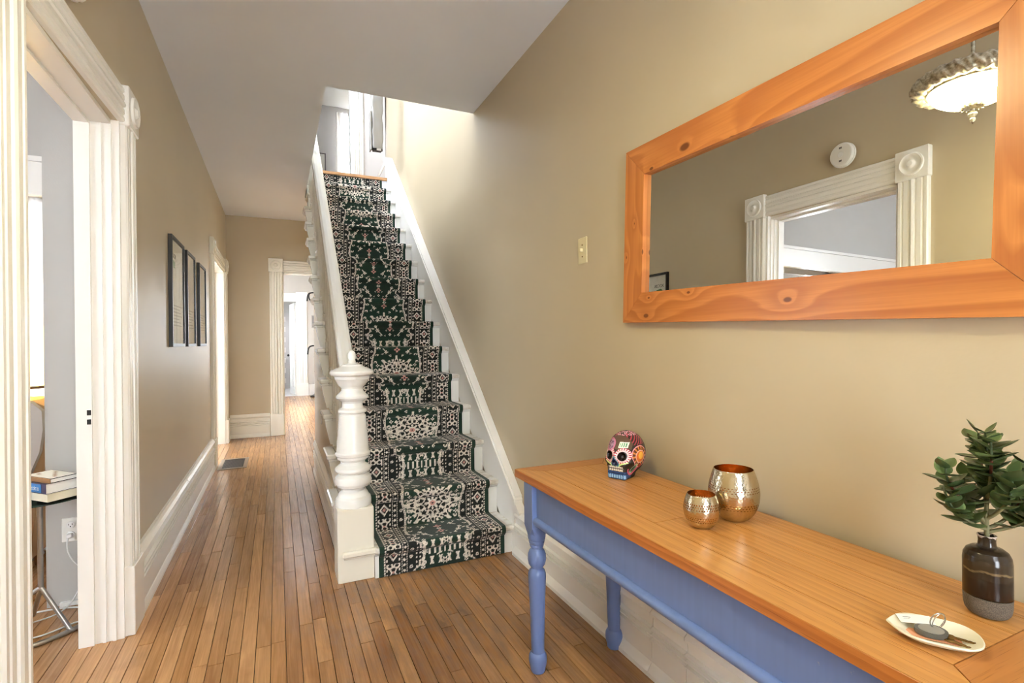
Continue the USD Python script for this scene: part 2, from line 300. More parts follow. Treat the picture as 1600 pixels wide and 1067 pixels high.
part(fd, 'pane', bx(.1, .7, -1.366, -1.36, .55, 1.92), 'pane'); part(fd, 'pane', bx(-.04, .84, -1.366, -1.36, 2.15, 2.56), 'pane')

# baseboards: a stepped profile (thickness, height) run along the walls
def base_prof(t, h, shoe):
    return [(0, 0), (shoe, 0), (shoe, .018), (t + .004, .045), (t, .05), (t, .50 * h), (t + .009, .51 * h), (t + .009, .53 * h), (t - .004, .545 * h), (t - .004, .575 * h), (t + .009, .585 * h), (t + .009, .605 * h), (t - .004, .62 * h), (t - .004, .65 * h), (t + .009, .66 * h), (t + .009, .68 * h),
            (t - .008, .70 * h), (t - .008, .82 * h), (t + .008, .86 * h), (t + .008, .90 * h), (t - .004, .95 * h), (t - .012, h), (0, h)]
def run_y(prof, wall, side, y0, y1): return prism([(wall + side * a, b) for a, b in prof], 'y', y0, y1)
PL = base_prof(.026, .325, .037)
bl = structx('baseboard_left', (XL, 4.5, 0))
part(bl, 'board', run_y(PL, XL, 1, 2.985, 4.42), 'white_trim'); part(bl, 'board', run_y(PL, XL, 1, 4.425, 6.15), 'white_trim')
PR = base_prof(.048, .268, .070)
br = structx('baseboard_right', (XR, 1.0, 0))
for y0, y1 in ((-1.3, 1.40), (1.403, 1.585), (1.588, 2.845)): part(br, 'board', run_y(PR, XR, -1, y0, y1), 'white_trim')
part(br, 'end_block', cat(bx(1.309, XR - .001, 2.8455, 2.8885, 0, .33), prism([(2.8455, .255), (2.8455, .325), (2.80, .287), (2.775, .268), (2.775, .255)], 'x', 1.304, XR - .001)), 'white_trim')
bb = structx('baseboard_back', (-.3, YB, 0))
part(bb, 'board', prism([(YB - a, b) for a, b in base_prof(.022, .325, .034)], 'x', XL + .03, -.105), 'cream_trim')

# fluted door casings with corner blocks, plinths and a jamb lining
def flute(w, d=.030):                                    # across the casing (0..w), proud of the wall
    return [(0, 0), (0, d * .75), (.006, d), (.020, d), (.024, d * .72), (.030, d * .72), (.036, d), (w * .36, d), (w * .38, d * .7), (w * .42, d * .7), (w * .44, d * 1.12), (w * .5, d * 1.25), (w * .56, d * 1.12),
            (w * .58, d * .7), (w * .62, d * .7), (w * .64, d), (w - .036, d), (w - .030, d * .72), (w - .024, d * .72), (w - .020, d), (w - .006, d), (w, d * .75), (w, 0)]
def bullseye(r): return lathe([(0, .020), (r * .22, .018), (r * .34, .008), (r * .40, .004), (r * .62, .002), (r * .80, .008), (r * .86, .012), (r * .97, .011), (r, .002), (r, -.004), (0, -.004)], 40)
def casing_x(label_no, wall, side, lo, hi, top, w, mat, depth, plinth=.31, block=.180, lining=True, jog=0.0):
    """Trim of an opening in a wall that faces +x or -x."""
    t = structx('trim', (wall, (lo + hi) / 2, 0))
    b = block; e = (b - w) / 2
    wall0 = wall
    for y0 in (lo - w, hi):
        wall = wall0 - side * jog * (y0 < lo)
        part(t, 'casing', prism([(wall + side * v, y0 + u) for u, v in flute(w)], 'z', plinth, top - .01), mat)
        part(t, 'plinth', cat(bx(*sorted((wall, wall + side * .042)), y0 - .006, y0 + w + .006, 0, plinth, .003)), mat)
        k = part(t, 'corner_block', bx(*sorted((wall, wall + side * .040)), y0 - e, y0 + w + e, top - .01, top - .01 + b, .004), mat)
        r = bullseye(b * .38); place(r, ry=side * PI / 2, loc=(wall + side * .040, y0 + w / 2, top - .01 + b / 2)); part(k, 'rosette', r, mat, 40)
    wall = wall0; hm = prism([(wall + side * v, top + u) for u, v in flute(w - .01, .024)], 'y', lo + e, hi - e)
    v_ = hm.vertices.copy(); v_[:, 0] -= side * jog * (hi - v_[:, 1]) / (hi - lo); hm.vertices = v_; part(t, 'header_casing', hm, mat)
    if lining:
        a, c = wall - side * depth, wall + side * .004
        x0, x1 = min(a, c), max(a, c)
        part(t, 'jamb', cat(bx(x0, x1, hi - .018, hi + .0, 0, top), bx(x0 + .0, x0 + .055, hi - .030, hi - .018, 0, top - .03)), mat)
        x1 -= jog; part(t, 'jamb', cat(bx(x0, x1, lo, lo + .018, 0, top), bx(x0 + .0, x0 + .055, lo + .018, lo + .030, 0, top - .03)), mat)
        part(t, 'head_lining', cat(bx(x0, x1, lo, hi, top - .018, top), bx(x0, x0 + .055, lo, hi, top - .03, top - .018)), mat)
    return t
T1 = casing_x(1, XL, 1, D1[0], D1[1], D1[2], .165, 'white_trim', .155, jog=JOG)
for z in (.972, 1.012): part(T1, 'latch_slot', bx(-.752, -.738, D1[1] - .0315, D1[1] - .016, z - .011, z + .011), 'dark_slot')
for x in (-.70, -.665): part(T1, 'jamb_bead', bx(x - .006, x + .006, D1[1] - .024, D1[1] - .018, .0, D1[2] - .02), 'white_trim')
T2 = casing_x(2, XL, 1, D2[0], D2[1], D2[2], .165, 'cream_trim', .155)
t3 = structx('trim', (0.07, YB, 0))
part(t3, 'casing', prism([(0.07 - .165 + u, YB - v) for u, v in flute(.165)], 'z', .31, 2.33), 'cream_trim')
part(t3, 'plinth', bx(0.07 - .17, 0.075, YB - .042, YB, 0, .31, .003), 'cream_trim')
k = part(t3, 'corner_block', bx(0.07 - .178, 0.082, YB - .04, YB, 2.33, 2.52, .004), 'cream_trim')
r = bullseye(.07); place(r, rx=PI / 2, loc=(-.013, YB - .04, 2.425)); part(k, 'rosette', r, 'cream_trim', 40)
part(t3, 'header_casing', prism([(YB - v, 2.335 + u) for u, v in flute(.16)], 'x', .083, 1.05), 'cream_trim')
part(t3, 'jamb', cat(bx(.07, .09, YB - .01, YB + .13, 0, 2.33), bx(.93, .95, YB - .01, YB + .13, 0, 2.33), bx(.07, .95, YB - .01, YB + .13, 2.31, 2.33)), 'cream_trim')
part(t3, 'casing', prism([(0.95 + u, YB - v) for u, v in flute(.165)], 'z', 0, 2.33), 'cream_trim')
t4 = structx('trim', (-1.05, 3.42, 0))                   # wide opening from the parlour into the bay
part(t4, 'header_casing', cat(bx(-3.5, -1.057, 3.385, 3.42, 2.085, 2.245), bx(-3.52, -1.057, 3.375, 3.42, 2.246, 2.272), bx(-3.5, -1.057, 3.38, 3.42, 2.075, 2.095)), 'white_trim')
part(t4, 'casing', bx(-3.5, -3.4, 3.388, 3.42, .0, 2.075), 'white_trim')
part(t4, 'baseboard', bx(-1.0, XL - .157, 3.262, 3.28, 0, .02), 'white_trim')
t5 = structx('trim', (.43, 13.9, 0))                     # kitchen's far door
part(t5, 'casing', prism([(.43 + u * 1.5, 13.9 - v) for u, v in flute(.17)], 'z', .32, 2.36), 'white_gloss'); part(t5, 'casing', prism([(-.37 - u * 1.5, 13.9 - v) for u, v in flute(.17)], 'z', .32, 2.36), 'white_gloss')
part(t5, 'plinth', bx(.425, .70, 13.85, 13.9, 0, .32), 'white_gloss')
part(t5, 'header_casing', cat(bx(-.37, .43, 13.87, 13.9, 2.36, 2.56), bx(-.62, -.37, 13.86, 13.9, 2.36, 2.60)), 'white_gloss'); part(t5, 'corner_block', bx(.425, .70, 13.855, 13.9, 2.36, 2.60, .004), 'white_gloss')
struct('baseboard_kitchen', bx(.702, XR - .002, 13.875, 13.898, 0, .28), 'white_gloss')
kd = structx('door', (.43, 14.03, 0))
T = trimesh.transformations.rotation_matrix(math.radians(-83), [0, 0, 1], [.42, 14.06, 0])
leaf = bx(-.36, .42, 14.03, 14.07, .01, 2.34)
for m, nm, mt in ((leaf, 'door_leaf', 'white_gloss'), (cat(*[bx(x0, x1, 14.018, 14.03, z0, z1) for x0, x1 in ((-.28, -.02), (.08, .34)) for z0, z1 in ((.2, .85), (1.05, 2.2))]), 'panel', 'white_gloss')):
    m.apply_transform(T); part(kd, nm, m, mt)
for y in (13.985, 14.115):
    m = trimesh.creation.icosphere(2, .03); m.apply_translation((-.30, y, 1.0)); m.apply_transform(T); part(kd, 'knob', m, 'dark_slot', True)
# bathroom beyond: tiled wall and a floor grille
tw = structx('trim', (-.2, 16.38, 0))
part(tw, 'tile_backing', bx(-.9, 1.1, 16.385, 16.4, 0, 2.2), 'grout')
for i in range(14):
    for j in range(7):
        x = -.9 + j * .15 + (i % 2) * .075; part(tw, 'tile', bx(x + .003, x + .147, 16.375, 16.386, i * .15 + .003, i * .15 + .147), 'tile_white')
vg = structx('trim', (-.02, 16.37, .45)); part(vg, 'vent_grille', cat(bx(-.16, .13, 16.36, 16.374, .34, .60), *[bx(-.15, .12, 16.352, 16.362, .36 + q * .035, .378 + q * .035) for q in range(7)]), 'vent_grey')
# upstairs door casing and the step that closes the wall skirting
t6 = structx('trim', (1.05, 7.33, ZU))
part(t6, 'casing', prism([(.98 + u, 7.33 - v) for u, v in flute(.135)], 'z', ZU, 5.52), 'white_gloss'); part(t6, 'casing', prism([(.15 - u, 7.33 - v) for u, v in flute(.135)], 'z', ZU, 5.52), 'white_gloss')
part(t6, 'jamb', bx(.94, .985, 7.31, 7.44, ZU, 5.52), 'white_gloss'); part(t6, 'header_casing', bx(.015, 1.115, 7.30, 7.33, 5.50, 5.56), 'white_gloss')

# floor: narrow strips laid along the hall, each a board
fl = structx('floor')
part(fl, 'subfloor', cat(bx(-4.3, XR, -1.3, 16.4, -.06, -.016)), 'subfloor')
rng = random.Random(11); STRIP, GAP = .0585, .0021
def plank(x0, x1, y0, y1):
    dz = rng.uniform(-.0007, .0003)
    return cat(prism([(x0 + GAP / 2, -.014), (x1 - GAP / 2, -.014), (x1 - GAP / 2, dz - .001), (x1 - GAP / 2 - .001, dz), (x0 + GAP / 2 + .001, dz), (x0 + GAP / 2, dz - .001)], 'y', y0 + GAP / 2, y1 - GAP / 2))
struct('floor_bath', bx(-1.2, XR + .02, 13.91, 16.4, -.016, .001), 'tile_white')
rest, count = [[] for _ in TONES], 0
for i in range(-64, 35):
    x0 = XL + .012 + i * STRIP; x1 = min(x0 + STRIP, XR)
    if x1 < -4.3: continue
    segs = []
    spans = [(-1.3, 4.2)] if x0 < -2.3 else [(-1.3, 13.9)] if x1 < .34 else [(-1.3, 2.91), (5.4, 13.9)]
    for y, end in spans:
        y -= rng.uniform(0, .8); st = y + .8 if y < -1.3 else y
        lo = -1.3 if end < 5 or x1 < .34 else 5.4
        while y < end:
            l = rng.choice([.4, .6, .8, 1.1, 1.4, 1.8, 2.2]) * rng.uniform(.85, 1.15)
            if y + l > lo: segs.append((max(y, lo), min(y + l, end)))
            y += l
    for y0, y1 in segs:
        if y1 - y0 < .02: continue
        t = rng.choice([0, 0, 1, 1, 2, 3, 4, 4, 5]); m = plank(x0, x1, y0, y1)
        hall = x0 > -.80 and y1 > 1.05 and y0 < 8.0; parlour = -1.75 < x0 <= -.80 and y1 > 1.9 and y0 < 4.2
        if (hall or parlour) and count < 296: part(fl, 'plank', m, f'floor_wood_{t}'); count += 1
        else: rest[t].append(m)
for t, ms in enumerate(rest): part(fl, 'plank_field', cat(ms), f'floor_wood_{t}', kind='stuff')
# floor register beside the left baseboard
rg = thing('floor_register', 'bronze metal floor register grille set in the boards beside the left baseboard', 'floor vent', (-.44, 6.34, 0))
part(rg, 'frame', prism(sbox(-.585, 6.08, -.31, 6.62).difference(sbox(-.545, 6.13, -.345, 6.575)), 'z', .0006, .006), 'register_metal')
part(rg, 'duct', bx(-.545, -.345, 6.13, 6.575, .0006, .0016), 'dark_slot')
for q in range(14): x = -.538 + q * .0143; part(rg, 'slat', bx(x, x + .0045, 6.13, 6.575, .0016, .005), 'register_slat')
# ------------------------------------------------------------------ staircase
RISE, RUN, Z1, Y1 = .218, .2571, .170, 2.861
zt = lambda k: Z1 + RISE * (k - 1)                       # top of tread k
yn = lambda k: Y1 + RUN * (k - 1)                        # its nosing
yr = lambda k: yn(k) + .028                              # the riser below it
SX0, SX1 = .335, 1.318
railz = lambda y: 1.235 + .845 * (y - 3.2)               # top of the handrail
railx = lambda y: .372 + 0 * y
st = thing('staircase', 'steep white painted staircase with turned newel post and handrail climbing along the right wall', 'staircase', (.83, 2.9, 0))
for k in range(1, 16):
    x0 = .478 if k == 1 else SX0
    part(st, 'tread', prism([(yn(k) + .006, zt(k)), (yn(k), zt(k) - .008), (yn(k), zt(k) - .024), (yn(k) + .006, zt(k) - .030), (yr(k + 1) - .0005, zt(k) - .030), (yr(k + 1) - .0005, zt(k))], 'x', x0, SX1), 'tread_paint')
    z0 = 0 if k == 1 else zt(k - 1)
    rp = part(st, 'riser', bx(x0, SX1, yr(k), yr(k) + .018, z0 + .0005, zt(k) - .0305), 'white_gloss')
    part(rp, 'cove', prism([(yr(k), zt(k) - .031), (yr(k) - .016, zt(k) - .031), (yr(k) - .012, zt(k) - .040), (yr(k), zt(k) - .050)], 'x', x0, SX1), 'white_gloss')
part(st, 'riser', bx(SX0, SX1, yr(16), yr(16) + .018, zt(15), zt(16) - .03), 'white_gloss')
plain('oak_nosing', (196, 150, 104), 0.35)
part(st, 'landing_nosing', bx(.325, SX1, yn(16) - .006, 7.32, ZU - .034, ZU + .002, .004), 'oak_nosing', label='bare oak landing edge')
for k in range(2, 16):
    xo = .272 if k < 14 else .318
    a, b = yn(k) - .004, yr(k + 1) + .004
    rt = part(st, 'tread_return', cat(bx(xo, SX0 - .0005, a, b, zt(k) - .030, zt(k), .007), bx(xo + .012, SX0 - .0005, a + .016, b - .008, zt(k) - .047, zt(k) - .0305, .004)), 'white_gloss')
    if k < 14:
        y = yr(k); P = [(xo + .016, y - .004, zt(k) - .048), (SX0, y - .004, zt(k) - .048), (xo + .016, y + .075, zt(k) - .048), (SX0, y + .075, zt(k) - .048), (xo + .02, y - .002, zt(k) - .085), (xo + .02, y + .06, zt(k) - .085),
                        (SX0 - .016, y + .004, zt(k - 1) + .012), (SX0, y + .004, zt(k - 1) + .012), (SX0 - .016, y + .02, zt(k - 1) + .012), (SX0, y + .02, zt(k - 1) + .012)]
        part(st, 'bracket', trimesh.convex.convex_hull(np.array(P)), 'white_gloss')
# wall-side skirting with its moulded cap
def rake(lo, hi, y0, y1):
    f = lambda y, o: .318 + .848 * (y - 2.85) + o
    return [(y0, f(y0, lo)), (y1, f(y1, lo)), (y1, f(y1, hi)), (y0, f(y0, hi))]
part(st, 'wall_skirting', lean(prism(rake(-.36, 0.0, 2.889, 6.86), 'x', SX1 + .001, XR - .0025)), 'white_trim')
part(st, 'skirting_cap', lean(cat(prism(rake(-.012, .022, 2.84, 6.885), 'x', SX1 - .016, XR - .0025), prism(rake(-.034, -.013, 2.86, 6.87), 'x', SX1 - .006, SX1 + .003), prism(rake(.022, .034, 2.85, 6.88), 'x', SX1 - .004, XR - .0025))), 'white_trim')
part(st, 'skirting_end', tube([(SX1 + .015, 6.87, 3.72), (SX1 - .03, 7.0, 3.60), (SX1 - .10, 7.28, 3.46)], .018, 4), 'white_gloss')
# newel post: square block, turned shaft, cap and finial
nx, ny = .380, 2.998
nw = part(st, 'newel_post', bx(nx - .096, nx + .096, 2.903, 3.093, 0, .395, .003), 'cream_trim', label='stout cream turned newel post')
prof = [(0, .39), (.094, .39), (.098, .402), (.098, .425), (.094, .440), (.084, .450), (.080, .462), (.074, .470), (.062, .478), (.060, .487), (.064, .494), (.088, .503), (.098, .520), (.099, .540), (.095, .556), (.082, .566), (.074, .572), (.078, .579),
        (.092, .584), (.0965, .594), (.095, .606), (.084, .617), (.073, .622), (.066, .630), (.065, .640), (.074, .648), (.084, .656), (.086, .668), (.094, .676), (.095, .688), (.090, .694), (.088, .702), (.073, .895), (.066, .903), (.066, .910), (.077, .914), (.079, .922), (.077, .930), (.060, .940), (.056, .952),
        (.055, .966), (.060, .976), (.082, .988), (.088, .996), (.088, 1.006), (.080, 1.012), (.070, 1.022), (.060, 1.034), (.058, 1.046), (.062, 1.056), (.074, 1.066), (.079, 1.076), (.082, 1.080), (.090, 1.096), (.095, 1.100), (.096, 1.116), (.102, 1.120), (.116, 1.126), (.119, 1.136), (.116, 1.146), (.100, 1.154),
        (.080, 1.162), (.060, 1.172), (.054, 1.180), (.030, 1.184), (.022, 1.190), (.021, 1.200), (.018, 1.206), (.022, 1.216), (.0225, 1.232), (.019, 1.248), (.010, 1.258), (0, 1.262)]
part(nw, 'turned_shaft', lathe(prof, 56, (nx, ny, 0)), 'white_gloss', 25)
part(st, 'bullnose', cat(bx(.306, .492, 2.872, 2.9025, .140, .172, .008), bx(.316, .492, 2.889, 2.9025, .128, .1395, .002)), 'cream_trim')
part(st, 'riser_end', bx(.4775, .492, 2.8892, 2.9025, 0, .128), 'cream_trim')
# handrail
hp = [(-.030, -.085), (.030, -.085), (.036, -.070), (.030, -.058), (.037, -.045), (.041, -.028), (.036, -.010), (.022, -.001), (0, .002), (-.022, -.001), (-.036, -.010), (-.041, -.028), (-.037, -.045), (-.030, -.058), (-.036, -.070)]
hr = prism(hp, 'y', 0, 1.0); v = hr.vertices.copy(); yy = 3.03 + v[:, 1] * (6.74 - 3.03); hr.vertices = np.c_[v[:, 0] * 1.12 + railx(yy), yy, v[:, 2] * 1.2 + railz(yy)]
part(st, 'handrail', hr, 'white_gloss')
bprof = [(0, 0), (.020, 0), (.020, .06), (.016, .07), (.020, .085), (.013, .10), (.017, .14), (.019, .22), (.016, .42), (.012, .62), (.010, .74), (.015, .75), (.011, .765), (.015, .78), (.018, .79), (.018, 1.0), (0, 1.0)]
for k in range(2, 16):
    for dy in (.055, .183):
        y = yn(k) + dy; h = railz(y) - .105 - zt(k) + .004
        part(st, 'baluster', lathe([(r, z * h) for r, z in bprof], 10, (.367, y, zt(k))), 'white_gloss', 30)
un = part(st, 'upper_newel', bx(railx(6.8) - .05, railx(6.8) + .05, 6.745, 6.845, ZU + .003, 4.42, .004), 'white_gloss')
part(un, 'newel_cap', lathe([(0, 4.42), (.06, 4.42), (.065, 4.435), (.05, 4.45), (.02, 4.46), (.03, 4.49), (.015, 4.52), (0, 4.525)], 24, (railx(6.8), 6.795, 0)), 'white_gloss', 30)
# the wall below the stairs (the steps sit on it) and its baseboard
stair_line = [(3.10, 0)] + [p for k in range(2, 15) for p in ((max(yr(k) + .018, 3.10), zt(k - 1) - .031), (max(yr(k) + .018, 3.10), zt(k) - .031))]
stair_line = [p for p in stair_line if p[0] <= 5.55]
struct('wall_stair', prism(Polygon(stair_line + [(5.55, stair_line[-1][1]), (5.55, 0)]).buffer(0), 'x', .337, .45), 'hall_paint')
zs = lambda y: zt(1) + .848 * (y - yn(1)) - .345
struct('ceiling_stair', prism([(5.552, zs(5.552)), (6.74, zs(6.74)), (6.74, zs(6.74) + .06), (5.552, zs(5.552) + .06)], 'x', .34, XR - .002), 'ceiling_paint')
struct('wall_stair_end', bx(.452, XR + .03, 5.50, 5.55, 0, 2.05), 'hall_paint')
sb = structx('baseboard_stair', (.337, 4.3, 0)); part(sb, 'board', prism([(.337 - a * .72, b) for a, b in base_prof(.022, .325, .032)], 'y', 3.095, 5.55), 'cream_trim')
part(sb, 'cable_plate', bx(.331, .3365, 4.60, 4.63, .62, .72), 'white_plastic')

# ------------------------------------------------------------------ stair runner: pile and pattern
o = .0075; path = [(yr(1) - o, .003)]
for k in range(1, 16):
    path += [(yr(k) - o - (.012 if 0 else 0), zt(k) - .058), (yr(k) - o - .014, zt(k) - .046), (yn(k) - o * .6, zt(k) - .032), (yn(k) - o, zt(k) - .020), (yn(k) - o * .7, zt(k) - .003), (yn(k) + .004, zt(k) + o * .9), (yn(k) + .02, zt(k) + o), (yr(k + 1) - o - .02, zt(k) + o), (yr(k + 1) - o - .003, zt(k) + o + .006), (yr(k + 1) - o, zt(k) + .02)]
path += [(yr(16) - o, zt(16) - .036)]
path = np.array(path); seg = np.r_[0, np.cumsum(np.linalg.norm(np.diff(path, axis=0), axis=1))]
TS = np.unique(np.r_[np.linspace(0, seg[-1], int(seg[-1] / .0046)), seg]); PY, PZ = np.interp(TS, seg, path[:, 0]), np.interp(TS, seg, path[:, 1])
ty, tz = np.gradient(PY), np.gradient(PZ); ln = np.hypot(ty, tz) + 1e-9; NY, NZ = -tz / ln, ty / ln          # outwards
CX, HW = .876, .378
XS = np.linspace(-HW, HW, 186)
def runner_colour(X, Tt):
    a = np.abs(X); T = .938; t0 = .57
    u = (Tt - t0 + T / 2) % T - T / 2                                     # distance along from the nearest medallion
    GREEN, BLACK, CREAM, PINK = np.array(lin(20, 50, 38)), np.array(lin(17, 22, 22)), np.array(lin(222, 214, 202)), np.array(lin(202, 148, 138))
    nz = meshkit.noise(np.stack([X * 90, Tt * 90, X * 0], -1), 3)
    c = np.empty(X.shape + (3,)); c[:] = BLACK
    def put(m, col): c[m] = col
    S, C = np.sin, np.cos; tp = 2 * PI
    # side bands, from the edge inwards
    put(a > .352, GREEN); put((a > .345) & (a <= .352) & (C(tp * Tt / .016) > -.5), CREAM)
    q = (Tt % .226) - .113; d = a - .300                                   # rosette band
    rr = np.hypot(q * .9, d); th = np.arctan2(q, d)
    band = (a > .256) & (a <= .342)
    star = np.abs(q) + np.abs(d) * 1.2
    put(band & (star < .036) & (star > .022), CREAM); put(band & (star < .022) & (star > .012), BLACK); put(band & (star < .012), PINK)
    q2 = np.abs(q) - .062; v = np.hypot(q2, np.abs(d) - .020)
    put(band & (np.abs(v - .014) < .0045) & (q2 > -.012), CREAM); put(band & (np.hypot(q2 - .004, d) < .008), CREAM)
    q3 = np.abs(q) - .098; put(band & (np.abs(np.abs(d) - .6 * np.abs(q3) - .008) < .0042) & (np.abs(q3) < .020), CREAM); put(band & (np.hypot(q3, d) < .006), PINK)
    put(band & (np.abs(np.abs(d) - .034) < .004) & (C(tp * Tt / .028) > .1), CREAM)
    put((a > .249) & (a <= .255) & (C(tp * Tt / .013) > -.4), CREAM)
    put((a > .228) & (a <= .247) & (np.abs(((Tt % .030) - .015)) + np.abs(a - .2375) < .0095), CREAM)
    put((a > .220) & (a <= .226) & (C(tp * Tt / .013 + 1) > -.4), CREAM)
    # frame of the green field, drawn in at the ends of every panel
    e = T / 2 - np.abs(u)                                                  # distance from the panel's end
    sm = lambda x: np.clip(x, 0, 1) ** 2 * (3 - 2 * np.clip(x, 0, 1))
    F = .178 - .034 * sm((.10 - e) / .03) - .024 * sm((.05 - e) / .02) + .012 * S(tp * u / .30) * (e > .16)
    F = F - .022 * sm((.03 - np.abs(np.abs(u) - .30)) / .02)
    ins = a < F; put(ins, GREEN * (0.85 + .3 * nz[..., None])[ins] if False else GREEN)
    dk = ins & (np.abs(u) < .60) & (np.abs(u) > .18) & (meshkit.noise(np.stack([np.abs(X) * 9, u * 9, X * 0], -1), 8) > .60); put(dk, GREEN * .62 + BLACK * .3)
    put((np.abs(a - F - .006) < .0068), CREAM); put((np.abs(a - F - .006) < .0022) & (C(tp * Tt / .012) > .2), BLACK)
    out = (a > F + .014) & (a < .216)                                      # corners outside the frame
    q4 = (Tt % .058) - .029; put(out & (np.hypot(q4, a - .199) < .0095), CREAM); put(out & (np.hypot(q4, a - .199) < .004), BLACK)
    put(out & (a < .186) & (np.abs(S(tp * a / .045) * C(tp * Tt / .05)) > .78), CREAM)
    hooks = ins & (F - a < .034) & (F - a > .008); qh = (np.abs(u) % .062) - .031; put(hooks & (np.abs(np.hypot(qh, F - a - .020) - .010) < .0042) & (qh > -.006), CREAM)
    # medallion
    th = np.arctan2(u, X); r = np.hypot(X * .86, u * 1.08); lobe = 1 + .10 * C(8 * th) + .05 * C(16 * th)
    r = r / lobe
    put(ins & (r < .140) & (r > .118) & (C(24 * th) > -.1), CREAM)
    put((r < .118) & ins, BLACK); put((r < .118) & (r > .080) & (C(16 * th) * C(tp * (r - .08) / .038) > -.12) & ins, CREAM)
    put((r < .084) & (r > .080), CREAM); put((r < .080) & (r > .052) & (C(12 * th) > .35), CREAM); put((r < .058) & (r > .050), CREAM)
    put((r < .040) & (r > .026) & (C(8 * th) > -.2), CREAM); put(r < .026, CREAM); put(r < .016, PINK); put(r < .006, BLACK)
    def flower(x0, u0, R, n=6, col=CREAM, core=BLACK):
        xx, uu = a - x0, np.abs(u) - u0; rr = np.hypot(xx, uu); tt = np.arctan2(uu, xx)
        m = rr < R * (.72 + .28 * C(n * tt)); put(m, col); put(m & (rr < R * .28), core)
    for x0, u0, R, n in ((.0, .205, .024, 4), (.0, .245, .017, 6), (.0, .285, .024, 5), (.0, .335, .013, 4), (.0, .40, .022, 6), (.0, .475, .014, 4), (.085, .185, .018, 4), (.112, .165, .012, 3), (.150, .07, .015, 4), (.155, .02, .012, 6),
                         (.104, .30, .019, 6), (.122, .26, .016, 5), (.075, .34, .012, 4), (.135, .47, .012, 3), (.045, .60, .013, 4), (.0, .62, .022, 8), (.095, .66, .016, 5), (.06, .70, .012, 4), (.0, .70, .014, 4), (.04, .345, .008, 3), (.030, .30, .007, 3), (.13, .38, .013, 4), (.05, .15, .012, 3)):
        flower(x0, u0, R, n, PINK if (x0 == 0 and R > .0235) else CREAM)
    for x0, u0, x1, u1 in ((.07, .335, .104, .30), (.122, .26, .104, .30), (.10, .66, .07, .69), (.085, .185, .11, .215), (.02, .45, .045, .44)):   # stalks
        for k in np.linspace(0, 1, 12): put(np.hypot(a - (x0 + (x1 - x0) * k), np.abs(u) - (u0 + (u1 - u0) * k)) < .0036, CREAM)
    rowm = ins & (e < .085) & (e > .03); xq = (a % .052) - .026; put(rowm & (np.abs(np.abs(xq) - .35 * np.abs(e - .057)) < .0055) & (np.abs(e - .057) < .024), CREAM)
    put(ins & (e < .022) & (C(tp * X / .03) > .3), CREAM)
    return c * (0.82 + .36 * nz[..., None])
U, V = np.meshgrid(XS, TS, indexing='ij'); col = runner_colour(U, V)
iX = np.r_[0, np.arange(len(XS)), len(XS) - 1]
off = np.zeros(len(iX)); off[0] = off[-1] = -(o - .001)
pts = np.stack([np.broadcast_to((CX + XS[iX])[:, None], (len(iX), len(TS))), PY[None] + NY[None] * off[:, None], PZ[None] + NZ[None] * off[:, None]], -1)
cols = col[iX]; cols[0] = cols[-1] = np.array(lin(20, 48, 36))
w = len(TS); i, j = np.meshgrid(np.arange(len(iX) - 1), np.arange(w - 1), indexing='ij'); q = (i * w + j).ravel()
rf = np.vstack([np.stack([q, q + w, q + w + 1], 1), np.stack([q, q + w + 1, q + 1], 1)])
bot = pts.copy(); bot[..., 1] -= NY[None] * (o - .0012 + off[:, None]); bot[..., 2] -= NZ[None] * (o - .0012 + off[:, None]); nt = pts.shape[0] * w; W_ = len(iX)
rb = rf[:, ::-1] + nt; e0 = np.arange(w - 1); lastr = (W_ - 1) * w; c0 = np.arange(W_ - 1) * w
side_ = np.vstack([np.stack([e0, e0 + 1, e0 + 1 + nt], 1), np.stack([e0, e0 + 1 + nt, e0 + nt], 1), np.stack([lastr + e0, lastr + e0 + 1 + nt, lastr + e0 + 1], 1), np.stack([lastr + e0, lastr + e0 + nt, lastr + e0 + 1 + nt], 1),
                   np.stack([c0, c0 + w + nt, c0 + w], 1), np.stack([c0, c0 + nt, c0 + w + nt], 1), np.stack([c0 + w - 1, c0 + 2 * w - 1, c0 + 2 * w - 1 + nt], 1), np.stack([c0 + w - 1, c0 + 2 * w - 1 + nt, c0 + w - 1 + nt], 1)])
rm = trimesh.Trimesh(np.vstack([pts.reshape(-1, 3), bot.reshape(-1, 3)]), np.vstack([rf, rb, side_]), process=False); cols = np.vstack([cols.reshape(-1, 3)] * 2)
run = part(None, 'stair_runner', rm, 'runner_pile', True, color=cols)
tag(run, 'dark green and cream floral patterned carpet runner laid up the middle of the stairs', 'carpet')
# ------------------------------------------------------------------ mirror on the right wall (hung a little out of level)
MC = np.array([1.350, 1.1064, 1.7179]); RV = np.array([.0292, .0153, -.0121])
def rotv(v):
    th = np.linalg.norm(v) + 1e-12; k = v / th; K = np.array([[0, -k[2], k[1]], [k[2], 0, -k[0]], [-k[1], k[0], 0]]); return np.eye(3) + math.sin(th) * K + (1 - math.cos(th)) * K @ K
MR = rotv(RV) @ np.array([[0, -1, 0], [0, 0, 1], [-1, 0, 0]], float).T      # columns: along the wall, up, out of the wall
MW, MH, FW, FD = 1.1332, .4817, .1214, .033
def mp(a, b, c=0.0): return tuple(MC + MR @ np.array([a, b, c]))
def mplace(m): 
    M = np.eye(4); M[:3, :3] = MR; M[:3, 3] = MC; m.apply_transform(M); return m
hw, hh = MW / 2, MH / 2
pine = dict(light=(206, 134, 70), dark=(152, 78, 32), rough=.28, contrast=.95)
board_wood('pine_top', along=1, knots=[(mp(-.335, hh + .035), .017), (mp(-.52, hh + .008), .008), (mp(-.12, hh - .006), .009)], ring=22, stretch=.10, **pine)
